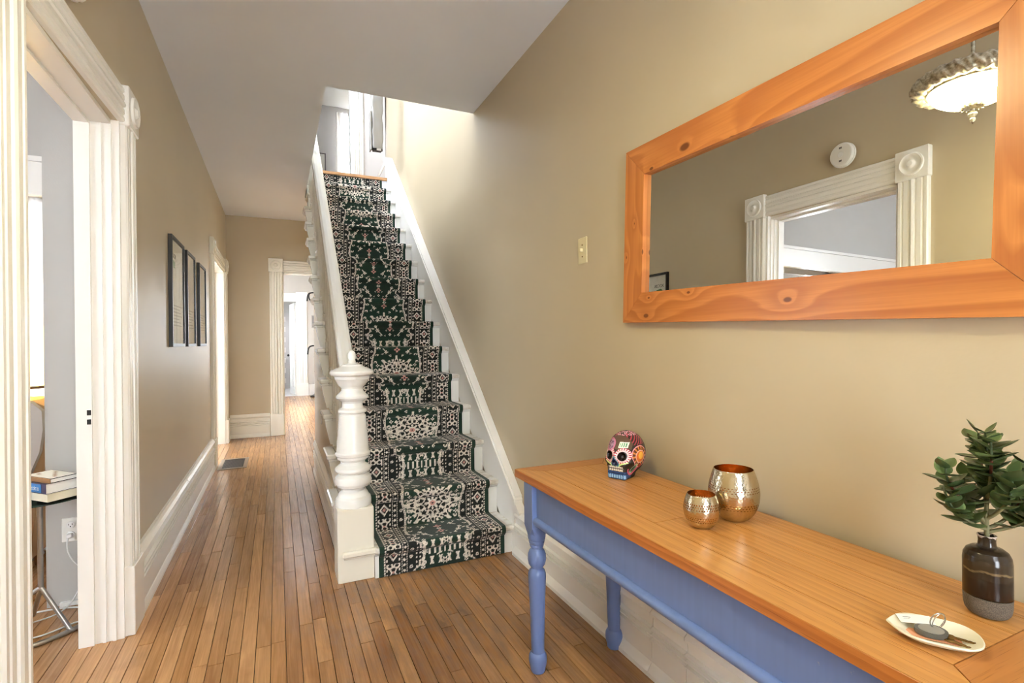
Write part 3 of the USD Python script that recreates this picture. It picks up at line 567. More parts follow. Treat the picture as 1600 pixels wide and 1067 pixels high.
board_wood('pine_bottom', along=1, knots=[(mp(-.535, -hh - .095), .010), (mp(-.52, -hh - .024), .0045), (mp(-.30, -hh - .016), .0055), (mp(.10, -hh - .062), .009)], ring=22, stretch=.10, **pine)
board_wood('pine_left', along=2, knots=[(mp(-hw + .004, -.075), .009), (mp(-hw - .105, -.085), .004), (mp(-hw - .055, .05), .003)], ring=22, stretch=.10, **pine)
board_wood('pine_right', along=2, knots=[(mp(hw + .06, -.16), .005)], ring=22, stretch=.10, **pine)
mr = thing('wall_mirror', 'long mirror in a wide knotty orange pine frame above the console table', 'mirror', tuple(MC))
def board(poly, mat, name):
    m = prism(Polygon(poly), 'z', -FD, 0.0); part(mr, name, mplace(m), mat)
e = .0006; W2, H2 = hw + FW, hh + FW
board([(-W2 + e, H2), (W2 - e, H2), (hw - e, hh), (-hw + e, hh)], 'pine_top', 'frame_rail'); board([(-W2 + e, -H2), (-hw + e, -hh), (hw - e, -hh), (W2 - e, -H2)], 'pine_bottom', 'frame_rail')
board([(-W2, -H2 + e), (-W2, H2 - e), (-hw, hh - e), (-hw, -hh + e)], 'pine_left', 'frame_stile'); board([(W2, -H2 + e), (hw, -hh + e), (hw, hh - e), (W2, H2 - e)], 'pine_right', 'frame_stile')
part(mr, 'mirror_glass', mplace(bx(-hw - .012, hw + .012, -hh - .012, hh + .012, -.026, -.019)), 'mirror_glass')
# ------------------------------------------------------------------ hanging lamp near the front door
LX, LY, LZ = .19, 1.13, 2.37                              # centre of the rim
lp = thing('ceiling_lamp', 'lit ceiling lamp with frosted bowl, carved antique rim and drop finial, seen in the mirror', 'lamp', (LX, LY, LZ))
an = np.linspace(0, 2 * PI, 97); 
def rim(U, V):
    r = .172 + .030 * np.sin(V) + .0045 * np.sin(20 * U + 3 * np.cos(V)) * np.clip(np.cos(V * .8), 0, 1) + .0025 * np.sin(46 * U - 4 * V); z = -.030 * np.cos(V) + .004 * np.sin(23 * U + 2 * V)
    return r * np.cos(U) + LX, r * np.sin(U) + LY, z + LZ
part(lp, 'carved_rim', grid(rim, np.linspace(0, 2 * PI, 241), np.linspace(-.55 * PI, 1.1 * PI, 30)), 'antique_silver', True)
part(lp, 'pan', lathe([(.150, .012), (.165, .028), (.10, .05), (.03, .06), (0, .06)], 48, (LX, LY, LZ)), 'antique_silver', 30)
part(lp, 'inner_ring', tube([(LX + .146 * math.cos(t), LY + .146 * math.sin(t), LZ - .026) for t in np.linspace(0, 2 * PI, 64, endpoint=False)], .006, 8, True), 'antique_silver', True)
part(lp, 'glass_bowl', lathe([(.150, .01), (.148, -.016), (.140, -.042), (.122, -.064), (.094, -.083), (.060, -.096), (.026, -.103), (0, -.104), (0, -.098), (.058, -.091), (.092, -.078), (.118, -.060), (.136, -.038), (.144, -.012), (.146, .01), (.150, .01)], 56, (LX, LY, LZ)), 'lamp_glass', True)
part(lp, 'finial', cat(lathe([(0, -.098), (.040, -.100), (.036, -.108), (.022, -.113), (.010, -.117), (.008, -.124), (.014, -.130), (.016, -.137), (.011, -.146), (.007, -.150), (.010, -.156), (.008, -.164), (0, -.176)], 24, (LX, LY, LZ)), *[place(bx(.012, .042, -.003, .003, -.112, -.099, .001), (LX, LY, LZ), rz=t) for t in np.linspace(0, 2 * PI, 14, endpoint=False)]), 'antique_silver', 30)
part(lp, 'stem', tube([(LX, LY, LZ - .02), (LX, LY, ZC - .02)], .007, 10), 'antique_silver', True); part(lp, 'canopy', lathe([(0, -.03), (.03, -.03), (.065, -.014), (.07, -.0005), (0, -.0005)], 32, (LX, LY, ZC)), 'antique_silver', 30)
for t in (): part(lp, 'arm', tube(spline([(LX, LY, LZ + .12), (LX + .08 * math.cos(t), LY + .08 * math.sin(t), LZ + .11), (LX + .165 * math.cos(t), LY + .165 * math.sin(t), LZ + .01)], 14), .005, 6), 'antique_silver', True)
# ------------------------------------------------------------------ small wall fittings
sw = thing('light_switch', 'ivory toggle light switch plate on the wall left of the mirror', 'light switch', (xr(1.745), 2.165, 1.745))
XS_ = xr(1.745)
part(sw, 'plate', bx(XS_ - .007, XS_ - .0013, 2.124, 2.204, 1.682, 1.812, .003), 'ivory_plastic')
tg = bx(XS_ - .022, XS_ - .004, 2.159, 2.169, 1.741, 1.757, .002); part(sw, 'toggle', tg, 'ivory_plastic')
for z in (1.775, 1.717): part(sw, 'screw', place(trimesh.creation.cylinder(radius=.004, height=.002, sections=12), (XS_ - .0075, 2.164, z), ry=PI / 2), 'brass')
AY, AZ, AS = 2.21, 2.57, 1.22
sa = thing('smoke_alarm', 'round white smoke alarm on the left wall above the parlour doorway, seen in the mirror', 'smoke alarm', (XL, AY, AZ))
al = lambda p, n: place(lathe([(r * AS, z) for r, z in p], n), (XL, AY, AZ), ry=PI / 2)
part(sa, 'body', al([(0, .036), (.050, .036), (.060, .033), (.064, .026), (.064, .014), (.067, .012), (.067, .0005), (0, .0005)], 40), 'white_plastic', 30)
part(sa, 'test_button', al([(0, .0385), (.014, .0385), (.016, .0362), (0, .0362)], 24), 'white_gloss', 30)
for dz in (-.042, .044): part(sa, 'vent_slot', bx(XL + .0362, XL + .0372, AY - .009, AY + .009, AZ + dz - .006, AZ + dz + .006), 'vent_grey')
plain('ink_pale', (176, 170, 160), 0.7)
# three framed posters
for i, (y0, y1, tilt) in enumerate(((3.91, 4.40, 0.0), (4.53, 4.95, .007), (5.195, 5.645, .004))):
    lb = ('black framed poster on the left wall, nearest of the three to the parlour doorway', 'black framed poster on the left wall, middle one of the three', 'black framed poster on the left wall, nearest of the three to the far doorway')[i]
    pf = thing('framed_poster', lb, 'picture', (XL, (y0 + y1) / 2, 1.65)); z0, z1 = 1.29, 2.02; x0, x1 = XL + .001, XL + .024; ms = []
    fr = prism(sbox(y0, z0, y1, z1).difference(sbox(y0 + .022, z0 + .022, y1 - .022, z1 - .022)), 'x', x0, x1)
    pp = bx(x0, x0 + .012, y0 + .0215, y1 - .0215, z0 + .0215, z1 - .0215)
    rows = []
    for a in range(7):
        z = z0 + .14 + a * .022; rows.append(bx(x0 + .012, x0 + .0128, y0 + .07, y1 - .07 - .05 * (a % 3), z, z + .008))
    gl = bx(x0 + .0155, x0 + .0165, y0 + .0215, y1 - .0215, z0 + .0215, z1 - .0215)
    words = meshkit.text_mesh(('XOCIN', 'NOCHE', 'SOL')[i] if i == 0 else ('', 'x', 'x')[i] or 'x', .03, .001) if i == 0 else None
    items = [(fr, 'frame', 'black_frame'), (pp, 'print', 'paper_poster'), (cat(rows), 'small_text', 'ink_pale')]
    if words is not None:
        words.apply_transform(np.array([[0, 0, 1, x0 + .0121], [1, 0, 0, y0 + .06], [0, 1, 0, z1 - .14], [0, 0, 0, 1]], float)); items.append((words, 'lettering', 'ink_dark'))
        lf = prism([(y0 + .05, z1 - .20), (y0 + .10, z1 - .155), (y0 + .17, z1 - .165), (y0 + .16, z1 - .205)], 'x', x0 + .012, x0 + .0129); items.append((lf, 'green_shape', 'leaf_print'))
    for m, nm, mt in items:
        part(pf, nm, place(m, (0, 0, 0)) if not tilt else m.apply_transform(trimesh.transformations.rotation_matrix(tilt, [1, 0, 0], [XL, (y0 + y1) / 2, z1])), mt)
    part(pf, 'glass', gl.apply_transform(trimesh.transformations.rotation_matrix(tilt, [1, 0, 0], [XL, (y0 + y1) / 2, z1])), 'pane')

# ------------------------------------------------------------------ console table
TX0, TX1, TY0, TY1, TZ = .885, 1.328, .335, 1.917, .775
oak = dict(light=(206, 148, 82), dark=(160, 102, 48), rough=.28, pores=.55)
for i in range(4): board_wood(f'oak_{i}', along=1, ring=34 + 5 * i, stretch=.07 + .012 * i, contrast=.55 + .1 * (i % 3), **oak)
board_wood('oak_end', along=0, ring=36, stretch=.09, contrast=.5, **{**oak, 'light': (192, 128, 66)}); board_wood('oak_edge', along=1, ring=60, stretch=.2, contrast=.9, **{**oak, 'light': (196, 122, 58), 'dark': (146, 82, 34)})
tb = thing('console_table', 'long console table with golden oak plank top and blue painted turned legs', 'table', ((TX0 + TX1) / 2, (TY0 + TY1) / 2, 0))
tt = part(tb, 'tabletop', bx(TX0 + .001, TX1 - .001, TY0 + .001, TY1 - .001, TZ - .032, TZ - .006, .002), 'oak_edge')
ya, yb, ym = .453, 1.828, 1.168
def tboard(poly, mat):
    P = Polygon(poly).buffer(-.0011); part(tt, 'top_board', prism(P, 'z', TZ - .0062, TZ - rng.uniform(0, .0003)), mat)
bxs = [TX0, .978, 1.078, 1.173, 1.255, TX1]
tboard([(TX0, TY0), (TX0, TY1), (bxs[1], yb), (bxs[1], ya)], 'oak_0')
tboard([(TX1, TY0), (bxs[4], ya), (bxs[4], yb), (TX1, TY1)], 'oak_2')
tboard([(TX0, TY0), (bxs[1], ya), (bxs[4], ya), (TX1, TY0)], 'oak_end'); tboard([(TX0, TY1), (TX1, TY1), (bxs[4], yb), (bxs[1], yb)], 'oak_end')
for a in range(1, 4):
    for u, v in ((ya, ym), (ym, yb)): tboard([(bxs[a], u), (bxs[a], v), (bxs[a + 1], v), (bxs[a + 1], u)], f'oak_{(a + (u == ya)) % 4}')
part(tt, 'edge_band', bx(TX0 - .0015, TX0 + .0008, TY0, TY1, TZ - .031, TZ - .001, .0008), 'oak_edge')
legp = [(0, .0), (.026, .0), (.0285, .004), (.030, .016), (.034, .030), (.0365, .048), (.035, .064), (.030, .074), (.0255, .078), (.0262, .10), (.030, .25), (.0335, .33), (.0352, .37), (.035, .385), (.031, .398), (.025, .404), (.0225, .409), (.026, .414), (.033, .424), (.0362, .442), (.0355, .462), (.030, .476), (.0235, .484),
        (.0225, .488), (.026, .491), (.028, .498), (.0275, .503), (.030, .507), (.0315, .515), (.0310, .519), (.034, .523), (.0355, .532), (.035, .536), (.037, .545), (.037, .56), (0, .56)]
for x, y in ((.922, 1.80), (1.285, 1.80), (.922, .42), (1.285, .42)):
    lg = part(tb, 'leg', lathe(legp, 32, (x, y, 0.0005)), 'table_blue', 30)
    b = bx(x - .036, x + .036, y - .036, y + .036, .575, TZ - .0325, .0015)
    t_ = trimesh.convex.convex_hull(np.array([(x + .036 * a, y + .036 * c, .576) for a in (-1, 1) for c in (-1, 1)] + [(x + .037 * math.cos(t), y + .037 * math.sin(t), .545) for t in np.linspace(0, 2 * PI, 12)]))
    part(lg, 'leg_block', cat(b, t_), 'table_blue')
part(tb, 'apron', bx(.905, .925, .457, 1.763, .612, TZ - .0325), 'table_blue'); part(tb, 'apron', bx(1.27, 1.29, .457, 1.763, .612, TZ - .0325), 'table_blue')
part(tb, 'apron', bx(.959, 1.248, 1.79, 1.81, .612, TZ - .0325), 'table_blue'); part(tb, 'apron', bx(.959, 1.248, .41, .43, .612, TZ - .0325), 'table_blue')
bead = [(.903 + .0155 * math.cos(t), .603 + .0155 * math.sin(t)) for t in np.linspace(0, 2 * PI, 14, endpoint=False)]
part(tb, 'bead_moulding', prism(bead, 'y', .45, 1.785), 'table_blue', 40)

# ------------------------------------------------------------------ painted skull
def skull():
    s = trimesh.creation.icosphere(6); d = np.array(s.vertices); c0 = np.array([0, .0, .092])
    def smin(a, b, k): h = np.clip(.5 + .5 * (b - a) / k, 0, 1); return b * (1 - h) + a * h - k * h * (1 - h)
    def ell(p, c, r): q = (p - c) / r; l = np.linalg.norm(q, axis=1); return (l - 1) * l / (np.linalg.norm(q / r, axis=1) + 1e-9)
    def sdf(p):
        f = ell(p, np.array([0, -.022, .094]), np.array([.071, .084, .084]))
        f = smin(f, ell(p, np.array([0, .036, .076]), np.array([.050, .036, .050])), .022)
        jw = np.abs(p - np.array([0, .022, .034])) - np.array([.029, .033, .022]); f = smin(f, np.linalg.norm(np.maximum(jw, 0), axis=1) + np.minimum(jw.max(1), 0) - .010, .014)
        f = smin(f, ell(p, np.array([.046, .026, .070]), np.array([.016, .026, .014])), .012); f = smin(f, ell(p, np.array([-.046, .026, .070]), np.array([.016, .026, .014])), .012)
        f = smin(f, ell(p, np.array([0, .070, .084]), np.array([.010, .012, .022])), .010)
        for sx in (-1, 1): f = np.maximum(f, -ell(p, np.array([sx * .027, .070, .094]), np.array([.0145, .022, .0155])))
        nz = ell(p, np.array([0, .083, .070]), np.array([.0085, .016, .012])); f = np.maximum(f, -nz)
        for z in (.0475,): f = np.maximum(f, -(np.maximum(np.abs(p[:, 2] - z) - .0012, .052 - p[:, 1])))
        return np.maximum(f, .004 - p[:, 2])
    lo, hi = np.full(len(d), .012), np.full(len(d), .125); t = np.full(len(d), .125); done = np.zeros(len(d), bool)
    for q in np.linspace(.125, .012, 120):                                   # march inwards to the first hit
        ins = sdf(c0 + d * q) < 0; new = ins & ~done; lo[new] = q; hi[new] = q + .00095; done |= ins
    for _ in range(8):
        md = (lo + hi) / 2; ins = sdf(c0 + d * md[:, None]) < 0; lo = np.where(ins, md, lo); hi = np.where(ins, hi, md)
    P = c0 + d * ((lo + hi) / 2)[:, None]; m = trimesh.Trimesh(P, s.faces, process=False)
    x, y, z = P.T; ax = np.abs(x); front = y > .02
    K = lambda *c: np.array(lin(*c)); col = np.tile(K(46, 38, 32), (len(P), 1))
    def put(mk, c): col[mk] = c
    nn = meshkit.noise(P * 260, 4)
    put((z > .118) & front & (ax < .05), K(96, 74, 58))
    er = np.hypot((ax - .027) / 1.0, (z - .094) / 1.05); ea = np.arctan2(z - .094, ax - .027)
    put(front & (er < .0285), K(190, 70, 96)); put(front & (er < .0275) & (np.cos(20 * ea) > .0) & (er > .020), K(244, 226, 222)); put(front & (er < .0205) & (er > .0148), K(240, 200, 206)); put(front & (er < .0165), K(30, 20, 18))
    nz_ = (ax < .013 * np.clip((.092 - z) / .024, 0, 1)) & (z > .058) & (y > .05); put((ax < .018 * np.clip((.098 - z) / .034, 0, 1)) & (z > .056) & (z < .096) & (y > .05), K(92, 150, 172)); put(nz_, K(24, 34, 84))
    for x0, z0, x1, z1, c in ((.020, .064, .014, .052, (196, 226, 150)), (.030, .066, .046, .070, (206, 232, 150)), (.022, .062, .030, .066, (206, 232, 150)), (.006, .056, .012, .050, (150, 210, 170))):
        for k in np.linspace(0, 1, 14): put(front & (np.hypot(ax - (x0 + (x1 - x0) * k), z - (z0 + (z1 - z0) * k)) < .0022), K(*c))
    teeth = (y > .045) & (z > .036) & (z < .0545) & (ax < .030); put(teeth, K(240, 236, 228)); put(teeth & (np.abs((x % .0088) - .0044) > .0037), K(120, 110, 104)); put(teeth & (np.abs(z - .0455) < .0012), K(60, 52, 50))
    put(front & (z < .034) & (ax < .044), K(44, 86, 150)); put(front & (z < .030) & (z > .026) & (ax < .044), K(30, 44, 78)); put(front & (z < .022) & (z > .008) & (ax < .042) & (np.abs((x % .010) - .005) < .0036), K(150, 196, 236))
    # forehead bands
    put((x > 0) & (y > .0) & (np.abs(np.hypot(ax - .030, z - .132) - .020) < .0030), K(216, 130, 170)); put((x > 0) & (y > 0) & (np.hypot(ax - .030, z - .132) < .017), K(184, 150, 176)); put((x > 0) & (y > 0) & (np.hypot(ax - .030, z - .132) < .016) & (nn > .55), K(108, 70, 104))
    pn = (x < -.008) & (x > -.04) & (z > .124) & (z < .144) & (y > .015); put(pn, K(240, 238, 224)); put((x < -.011) & (x > -.037) & (z > .127) & (z < .141) & (y > .015) & (np.sin(x * 900) > -.3), K(96, 160, 120))
    # sides: orange flower, pink swags
    for sx in (1, -1):
        s_ = sx * x > .028; a_, b_ = y + .004, z - .088; rr = np.hypot(a_ * .95, b_); aa = np.arctan2(b_, a_)
        put(s_ & (rr < .040), K(104, 52, 34)); put(s_ & (rr < .038) & (rr > .024) & (np.cos(14 * aa) > .25), K(214, 138, 66)); put(s_ & (np.abs(rr - .040) < .0018), K(232, 160, 168)); put(s_ & (rr < .023), K(226, 120, 52)); put(s_ & (np.hypot(a_ + .002, b_ - .004) < .014), K(250, 190, 74)); put(s_ & (np.abs(rr - .023) < .002), K(240, 190, 170))
        put((sx * x > .01) & (y < .02) & (z > .132) & (np.sin((y * .7 + z) * 620) > .3), K(170, 64, 80)); put((sx * x > .0) & (y < .03) & (z > .165) & (nn > .5), K(214, 160, 180))
        lf = np.hypot((y - .020) * .8 + (z - .044) * .6, ((z - .044) * .8 - (y - .020) * .6) * .5); put(s_ & (lf < .0105), K(170, 226, 190)); put(s_ & (lf < .0075), K(40, 66, 52))
        put(s_ & (y > -.02) & (z < .046) & (z > .012) & (np.abs(np.hypot(y - .024, z - .046) - .024) < .004), K(226, 110, 140)); put(s_ & (np.hypot(y + .012, z - .05) < .008), K(186, 60, 52))
        put((sx * x > .02) & (y < -.03) & (z < .10) & (np.abs(np.hypot(y + .055, z - .07) - .018) < .002), K(206, 150, 190))
    return m, col
m, col = skull(); m.apply_scale(0.99); SK = (1.216, 1.625, TZ + .0005 - .004 * 1.02)
fdir = math.atan2(-.42, -.90); m = place(m, SK, rz=fdir - PI / 2)
sk = part(None, 'painted_skull', m, 'skull_glaze', True, color=col); tag(sk, 'hand-painted ceramic skull with pink ringed eyes on the far end of the table', 'skull ornament')

# ------------------------------------------------------------------ two pierced metal candle holders
def votive(prof, loc, holes_, nseg=176, th=.0013):
    """A shell of revolution with little square holes cut where holes_(row height, segment) says so."""
    s = np.r_[0, np.cumsum(np.hypot(*np.diff(np.array(prof), axis=0).T))]; k = int(s[-1] / .0021); t = np.linspace(0, s[-1], k)
    from scipy.interpolate import PchipInterpolator as Pc
    R, Z = Pc(s, np.array(prof)[:, 0])(t), Pc(s, np.array(prof)[:, 1])(t); an = np.arange(nseg) * 2 * PI / nseg
    def shell(dr): return np.stack([(R[:, None] - dr) * np.cos(an), (R[:, None] - dr) * np.sin(an), np.broadcast_to((Z + (dr if dr else 0) * (Z < Z.max() * .5))[:, None], (k, nseg))], -1).reshape(-1, 3)
    V = np.vstack([shell(0), shell(th)]) + np.array(loc); F = {0: [], 1: []}; n0 = k * nseg
    hole = np.array([[holes_(Z[i], j, k - i) for j in range(nseg)] for i in range(k - 1)])
    for side in (0, 1):
        for i in range(k - 1):
            for j in range(nseg):
                if hole[i, j]: continue
                a, b, c, d = i * nseg + j, i * nseg + (j + 1) % nseg, (i + 1) * nseg + (j + 1) % nseg, (i + 1) * nseg + j
                q = [(a, b, c), (a, c, d)] if side == 0 else [(a + n0, c + n0, b + n0), (a + n0, d + n0, c + n0)]; F[side] += q
    for j in range(nseg): a, b = (k - 1) * nseg + j, (k - 1) * nseg + (j + 1) % nseg; F[0] += [(a, b, b + n0), (a, b + n0, a + n0)]
    return trimesh.Trimesh(V, np.array(F[0]), process=False), trimesh.Trimesh(V, np.array(F[1]), process=False)
def rows_(zs, per, wseg):
    def f(z, j, _):
        for q, z0 in enumerate(zs):
            if abs(z - z0) < .0017: return ((j + (q % 2) * per // 2) % per) < wseg
        return False
    return f
for nm, loc, prof, hz, lb in (('candle_holder', (1.077, 1.087, TZ + .0006), [(.001, 0), (.022, 0), (.030, .004), (.040, .017), (.0475, .036), (.0490, .050), (.0470, .066), (.0430, .080), (.0385, .092)], (.022, .028, .034, .056, .062, .068), 'small hammered silver candle holder pierced with dot rows, in front of the larger one'),
                             ('candle_holder', (1.208, 1.093, TZ + .0006), [(.001, 0), (.030, 0), (.042, .006), (.058, .026), (.0685, .056), (.0705, .078), (.0680, .100), (.0620, .124), (.0545, .146)], (.040, .0465, .053, .088, .0945, .101), 'large hammered silver candle holder with copper inside, behind the small one on the table')):
    t = thing(nm, lb, 'candle holder', loc); a, b = votive(prof, loc, rows_(hz, 4 if hz[0] < .03 else 4, 2))
    part(t, 'shell', a, 'hammered_silver', True); part(t, 'lining', b, 'votive_copper', True, label='copper coloured lining')

# ------------------------------------------------------------------ vase and succulent
VX, VY, VZ = 1.216, .508, TZ + .0005
vp = [(0, 0), (.024, 0), (.029, .002), (.0335, .008), (.0355, .018), (.0362, .036), (.0362, .096), (.0350, .106), (.0310, .114), (.0240, .119), (.0165, .121), (.0138, .124), (.0130, .131), (.0134, .138), (.0150, .1415), (.0140, .1425), (.0118, .1405), (.0108, .132), (.0112, .124), (0, .120)]
vp = [(r, z * 1.05) for r, z in vp]
vs = thing('vase', 'small brown glazed bottle vase with rough grey clay base holding the succulent', 'vase', (VX, VY, VZ))
p = np.array(vp); s = np.r_[0, np.cumsum(np.hypot(*np.diff(p, axis=0).T))]; t = np.linspace(0, s[-1], 160); PR_ = np.c_[np.interp(t, s, p[:, 0]), np.interp(t, s, p[:, 1])]
lo, hi = PR_[PR_[:, 1] < .0385], PR_[(PR_[:, 1] >= .036)]
part(vs, 'clay_base', lathe([(0, 0)] + [tuple(q) for q in PR_[: np.argmax(PR_[:, 1] > .037)]] + [(0, .037)], 48, (VX, VY, VZ)), 'raw_clay', 30)
gl = lathe([(0, .0375)] + [tuple(q) for q in PR_[np.argmax(PR_[:, 1] > .0375):]], 64, (VX, VY, VZ)); z = gl.vertices[:, 2] - VZ
an_ = np.arctan2(gl.vertices[:, 1] - VY, gl.vertices[:, 0] - VX); wob = .002 * np.sin(3 * an_) + .0012 * np.sin(7 * an_)
kc = lambda *c: np.array(lin(*c)); zz = (z + wob)[:, None]; gcol = np.where(zz < .072, kc(34, 23, 16), kc(42, 33, 25)); gcol = np.where(np.abs(zz - .088) < .0030, kc(104, 88, 60), gcol); gcol = np.where((zz > .0885) & (zz < .105), kc(50, 40, 29), gcol); gcol = np.where(zz > .1465, kc(196, 180, 166), gcol)
part(vs, 'glazed_body', gl, 'vase_glaze', True, color=gcol)
sc = thing('succulent', 'leafy green jade plant sprig with thick oval leaves standing in the brown vase', 'plant', (VX, VY, VZ + .12))
R_ = np.random.default_rng(5)
def leaf(L, Wd, curl):
    us, vs_ = np.linspace(0, 1, 9), np.linspace(-1, 1, 7)
    def f(U, V):
        wdt = Wd * np.clip(np.sin(PI * np.clip(U, 0, 1) ** .72), .0, 1) ** .75 + .0008
        return V * wdt, U * L, curl * L * U ** 2 + .10 * wdt * V ** 2
    top = grid(f, us, vs_); bot = grid(lambda U, V: (f(U, V)[0], f(U, V)[1], f(U, V)[2] - .0022 * np.sin(PI * np.clip(U, .02, 1)) * (1 - V ** 2) - .0003), us, vs_); bot.invert()
    c = np.tile(kc(90, 110, 64), (len(top.vertices), 1)); ed = (np.abs(np.tile(vs_, len(us))) > .9); c[ed] = kc(126, 140, 84); cb = np.tile(kc(64, 82, 48), (len(bot.vertices), 1))
    return trimesh.util.concatenate([top, bot]), np.vstack([c, cb])
def leaf_at(base, az, el, L, Wd, tone):
    m, c = leaf(L, Wd, R_.uniform(-.05, .22)); m = place(m, (0, 0, 0), rx=el); m = place(m, base, rz=az - PI / 2)
    c = c * tone; c[:] = np.clip(c, 0, 1); part(sc, 'leaf', m, 'leaf_green', True, color=c)
N0 = np.array([VX, VY, VZ + .144])
SC_ = 1.22
stems = [[(0, 0, 0), (0, 0, .05), (.004, 0, .11), (.002, .002, .165)], [(0, 0, .02), (-.018, .020, .045), (-.040, .046, .075), (-.050, .052, .105)], [(0, 0, .012), (-.030, .008, .022), (-.056, .030, .040), (-.068, .040, .062)], [(0, 0, .015), (.030, -.020, .030), (.045, -.045, .070), (.046, -.048, .120)],
         [(0, 0, .06), (-.016, -.012, .085), (-.026, -.020, .125), (-.028, -.020, .155)], [(0, 0, .055), (.020, .014, .085), (.028, .022, .125), (.026, .024, .160)], [(0, 0, .010), (.022, .024, .026), (.030, .048, .052), (.032, .054, .085)], [(0, 0, .008), (.016, -.034, .022), (.030, -.066, .045), (.036, -.074, .075)], [(0, 0, .03), (-.010, -.028, .05), (-.020, -.048, .078), (-.024, -.052, .11)]]
for i, sp in enumerate(stems):
    P = N0 + np.array([.86, .86, 1.2]) * spline(np.array(sp), 22); rr = np.linspace(.0046 if i == 0 else .0036, .0018, len(P))
    tw_ = tube(P, rr, 8); hz_ = np.linspace(0, 1, len(P)).repeat(8); hz_ = np.r_[hz_, 0, 1]; cc = np.where((hz_[:, None] > .52) & (hz_[:, None] < .74) & (i in (1, 3, 4, 5)), kc(120, 58, 44), np.where(hz_[:, None] > .6, kc(70, 84, 52), kc(120, 116, 80)))
    part(sc, 'stem', tw_, 'twig', True, color=cc)
    nn_ = {0: 13}.get(i, 8); base_az = R_.uniform(0, PI)
    for k in range(nn_):
        f = .42 + .58 * k / (nn_ - 1) if i else .34 + .66 * k / (nn_ - 1); b = P[int(f * (len(P) - 1))]
        az = base_az + (k % 2) * PI / 2 + R_.uniform(-.5, .5)
        for h in (0, PI):
            L = R_.uniform(.032, .044) * (1.0 if k < nn_ - 1 else .72); leaf_at(b, az + h, R_.uniform(.0, .9) + .3 * (k == nn_ - 1), L, L * R_.uniform(.36, .44), R_.uniform(.75, 1.15))

# ------------------------------------------------------------------ dish with keys and papers
DX, DY = 1.030, .506; DA = math.atan2(-.110, .075)       # long axis, pointed end first
dish = thing('key_dish', 'cream boat-shaped ceramic dish on the near end of the table, holding keys', 'dish', (DX, DY, TZ))
def dshape(U, V):
    L, Wd = .064, .047; th = U; x = L * np.cos(th); wd = Wd * (1 - .22 * np.cos(th) * -1 * 0) * np.where(np.cos(th) < 0, (1 - np.abs(np.cos(th)) ** 3.4) / (np.abs(np.sin(th)) + 1e-6), (1 - np.abs(np.cos(th)) ** 4) ** .5 / (np.abs(np.sin(th)) + 1e-6)); y = wd * np.sin(th)
    r = np.clip(V, 0, 1); z = .003 + .014 * r ** 3.2; return x * r, y * r, z
th_ = np.linspace(0, 2 * PI, 73); top = grid(dshape, th_, np.linspace(0.0, 1, 16)); bot = grid(lambda U, V: (dshape(U, V)[0] * (1 + .02 * V), dshape(U, V)[1] * (1 + .03 * V), np.maximum(dshape(U, V)[2] - .0035, .0003)), th_, np.linspace(0, 1, 16)); bot.invert()
rimt = [(dshape(np.array(t), np.array(1.0))) for t in th_[:-1]]; rt_ = tube([(float(a) * 1.01, float(b) * 1.015, float(c) - .0017) for a, b, c in rimt], .0019, 8, True)
part(dish, 'bowl', place(cat(top, bot, rt_), (DX, DY, TZ + .0003), rz=DA), 'stone_white', 40)
def on_dish(m, a, b, z, rz=0.0, rx=0.0, ry=0.0): return place(place(m, (a, b, z), rz, rx, ry), (DX, DY, TZ), rz=DA)
plain('note_orange', (226, 160, 120), .8); plain('fob_grey', (92, 90, 84), .45); plain('fob_face', (150, 146, 136), .5); plain('stamp_blue', (70, 84, 130), .6)
nt = solo('folded_note', on_dish(bx(-.045, .052, -.0155, .0125, .0052, .0060), -.004, -.001, .0, .0), 'note_orange', 'orange printed note lying in the dish under the keys', 'note')
cd = thing('paper_card', 'small white card with a dark blue stamp leaning on the dish rim', 'card', (DX, DY, TZ)); 
part(cd, 'card', on_dish(bx(-.026, .026, -.012, .012, 0, .0008), -.022, .022, .0185, .25, .10, -.05), 'paper_white'); part(cd, 'stamp', on_dish(prism(affinity.scale(Polygon([(math.cos(t), math.sin(t)) for t in np.linspace(0, 2 * PI, 20)]), .008, .004), 'z', .0009, .0012), -.012, .023, .0183, .25, .10, -.05), 'stamp_blue')
part(cd, 'print_line', on_dish(cat(bx(-.018, -.006, .003, .0036, .0009, .0012), bx(-.018, -.009, -.001, -.0004, .0009, .0012)), -.022, .022, .0185, .25, .10, -.05), 'ink_dark')
kf = thing('key_ring', 'steel key ring with keys and a rounded grey fob lying in the cream dish', 'keys', (DX, DY, TZ))
fob = Polygon([(.021 * math.cos(t) * (1.25 if math.cos(t) < 0 else 1), .017 * math.sin(t)) for t in np.linspace(0, 2 * PI, 40, endpoint=False)])
part(kf, 'fob', on_dish(prism(fob, 'z', 0, .0075), .000, .002, .0085, .12, .07), 'fob_grey', 40); part(kf, 'fob_face', on_dish(prism(affinity.scale(fob, .78, .80), 'z', .0076, .0082), .0, .002, .0085, .12, .07), 'fob_face')
ring = [(.0125 * math.cos(t), 0, .0155 * math.sin(t)) for t in np.linspace(0, 2 * PI, 36, endpoint=False)]
part(kf, 'split_ring', on_dish(tube(ring, .0011, 8, True), .008, .012, .0285, .5, .25), 'chrome', True); part(kf, 'split_ring', on_dish(tube(ring, .0008, 8, True), .0095, .0125, .0283, .75, .3), 'chrome', True)
key = Polygon([(-.006, -.006), (.004, -.006), (.007, -.003), (.034, -.0025), (.037, 0), (.034, .002), (.030, .0010), (.027, .0026), (.024, .0012), (.021, .0026), (.007, .003), (.004, .006), (-.006, .006)])
for a, b, r in ((.020, -.008, -.5), (.022, .000, -.15)): part(kf, 'key', on_dish(prism(key, 'z', 0, .0016), a, b, .0085 if r < -.3 else .0105, r, .05), 'brass')
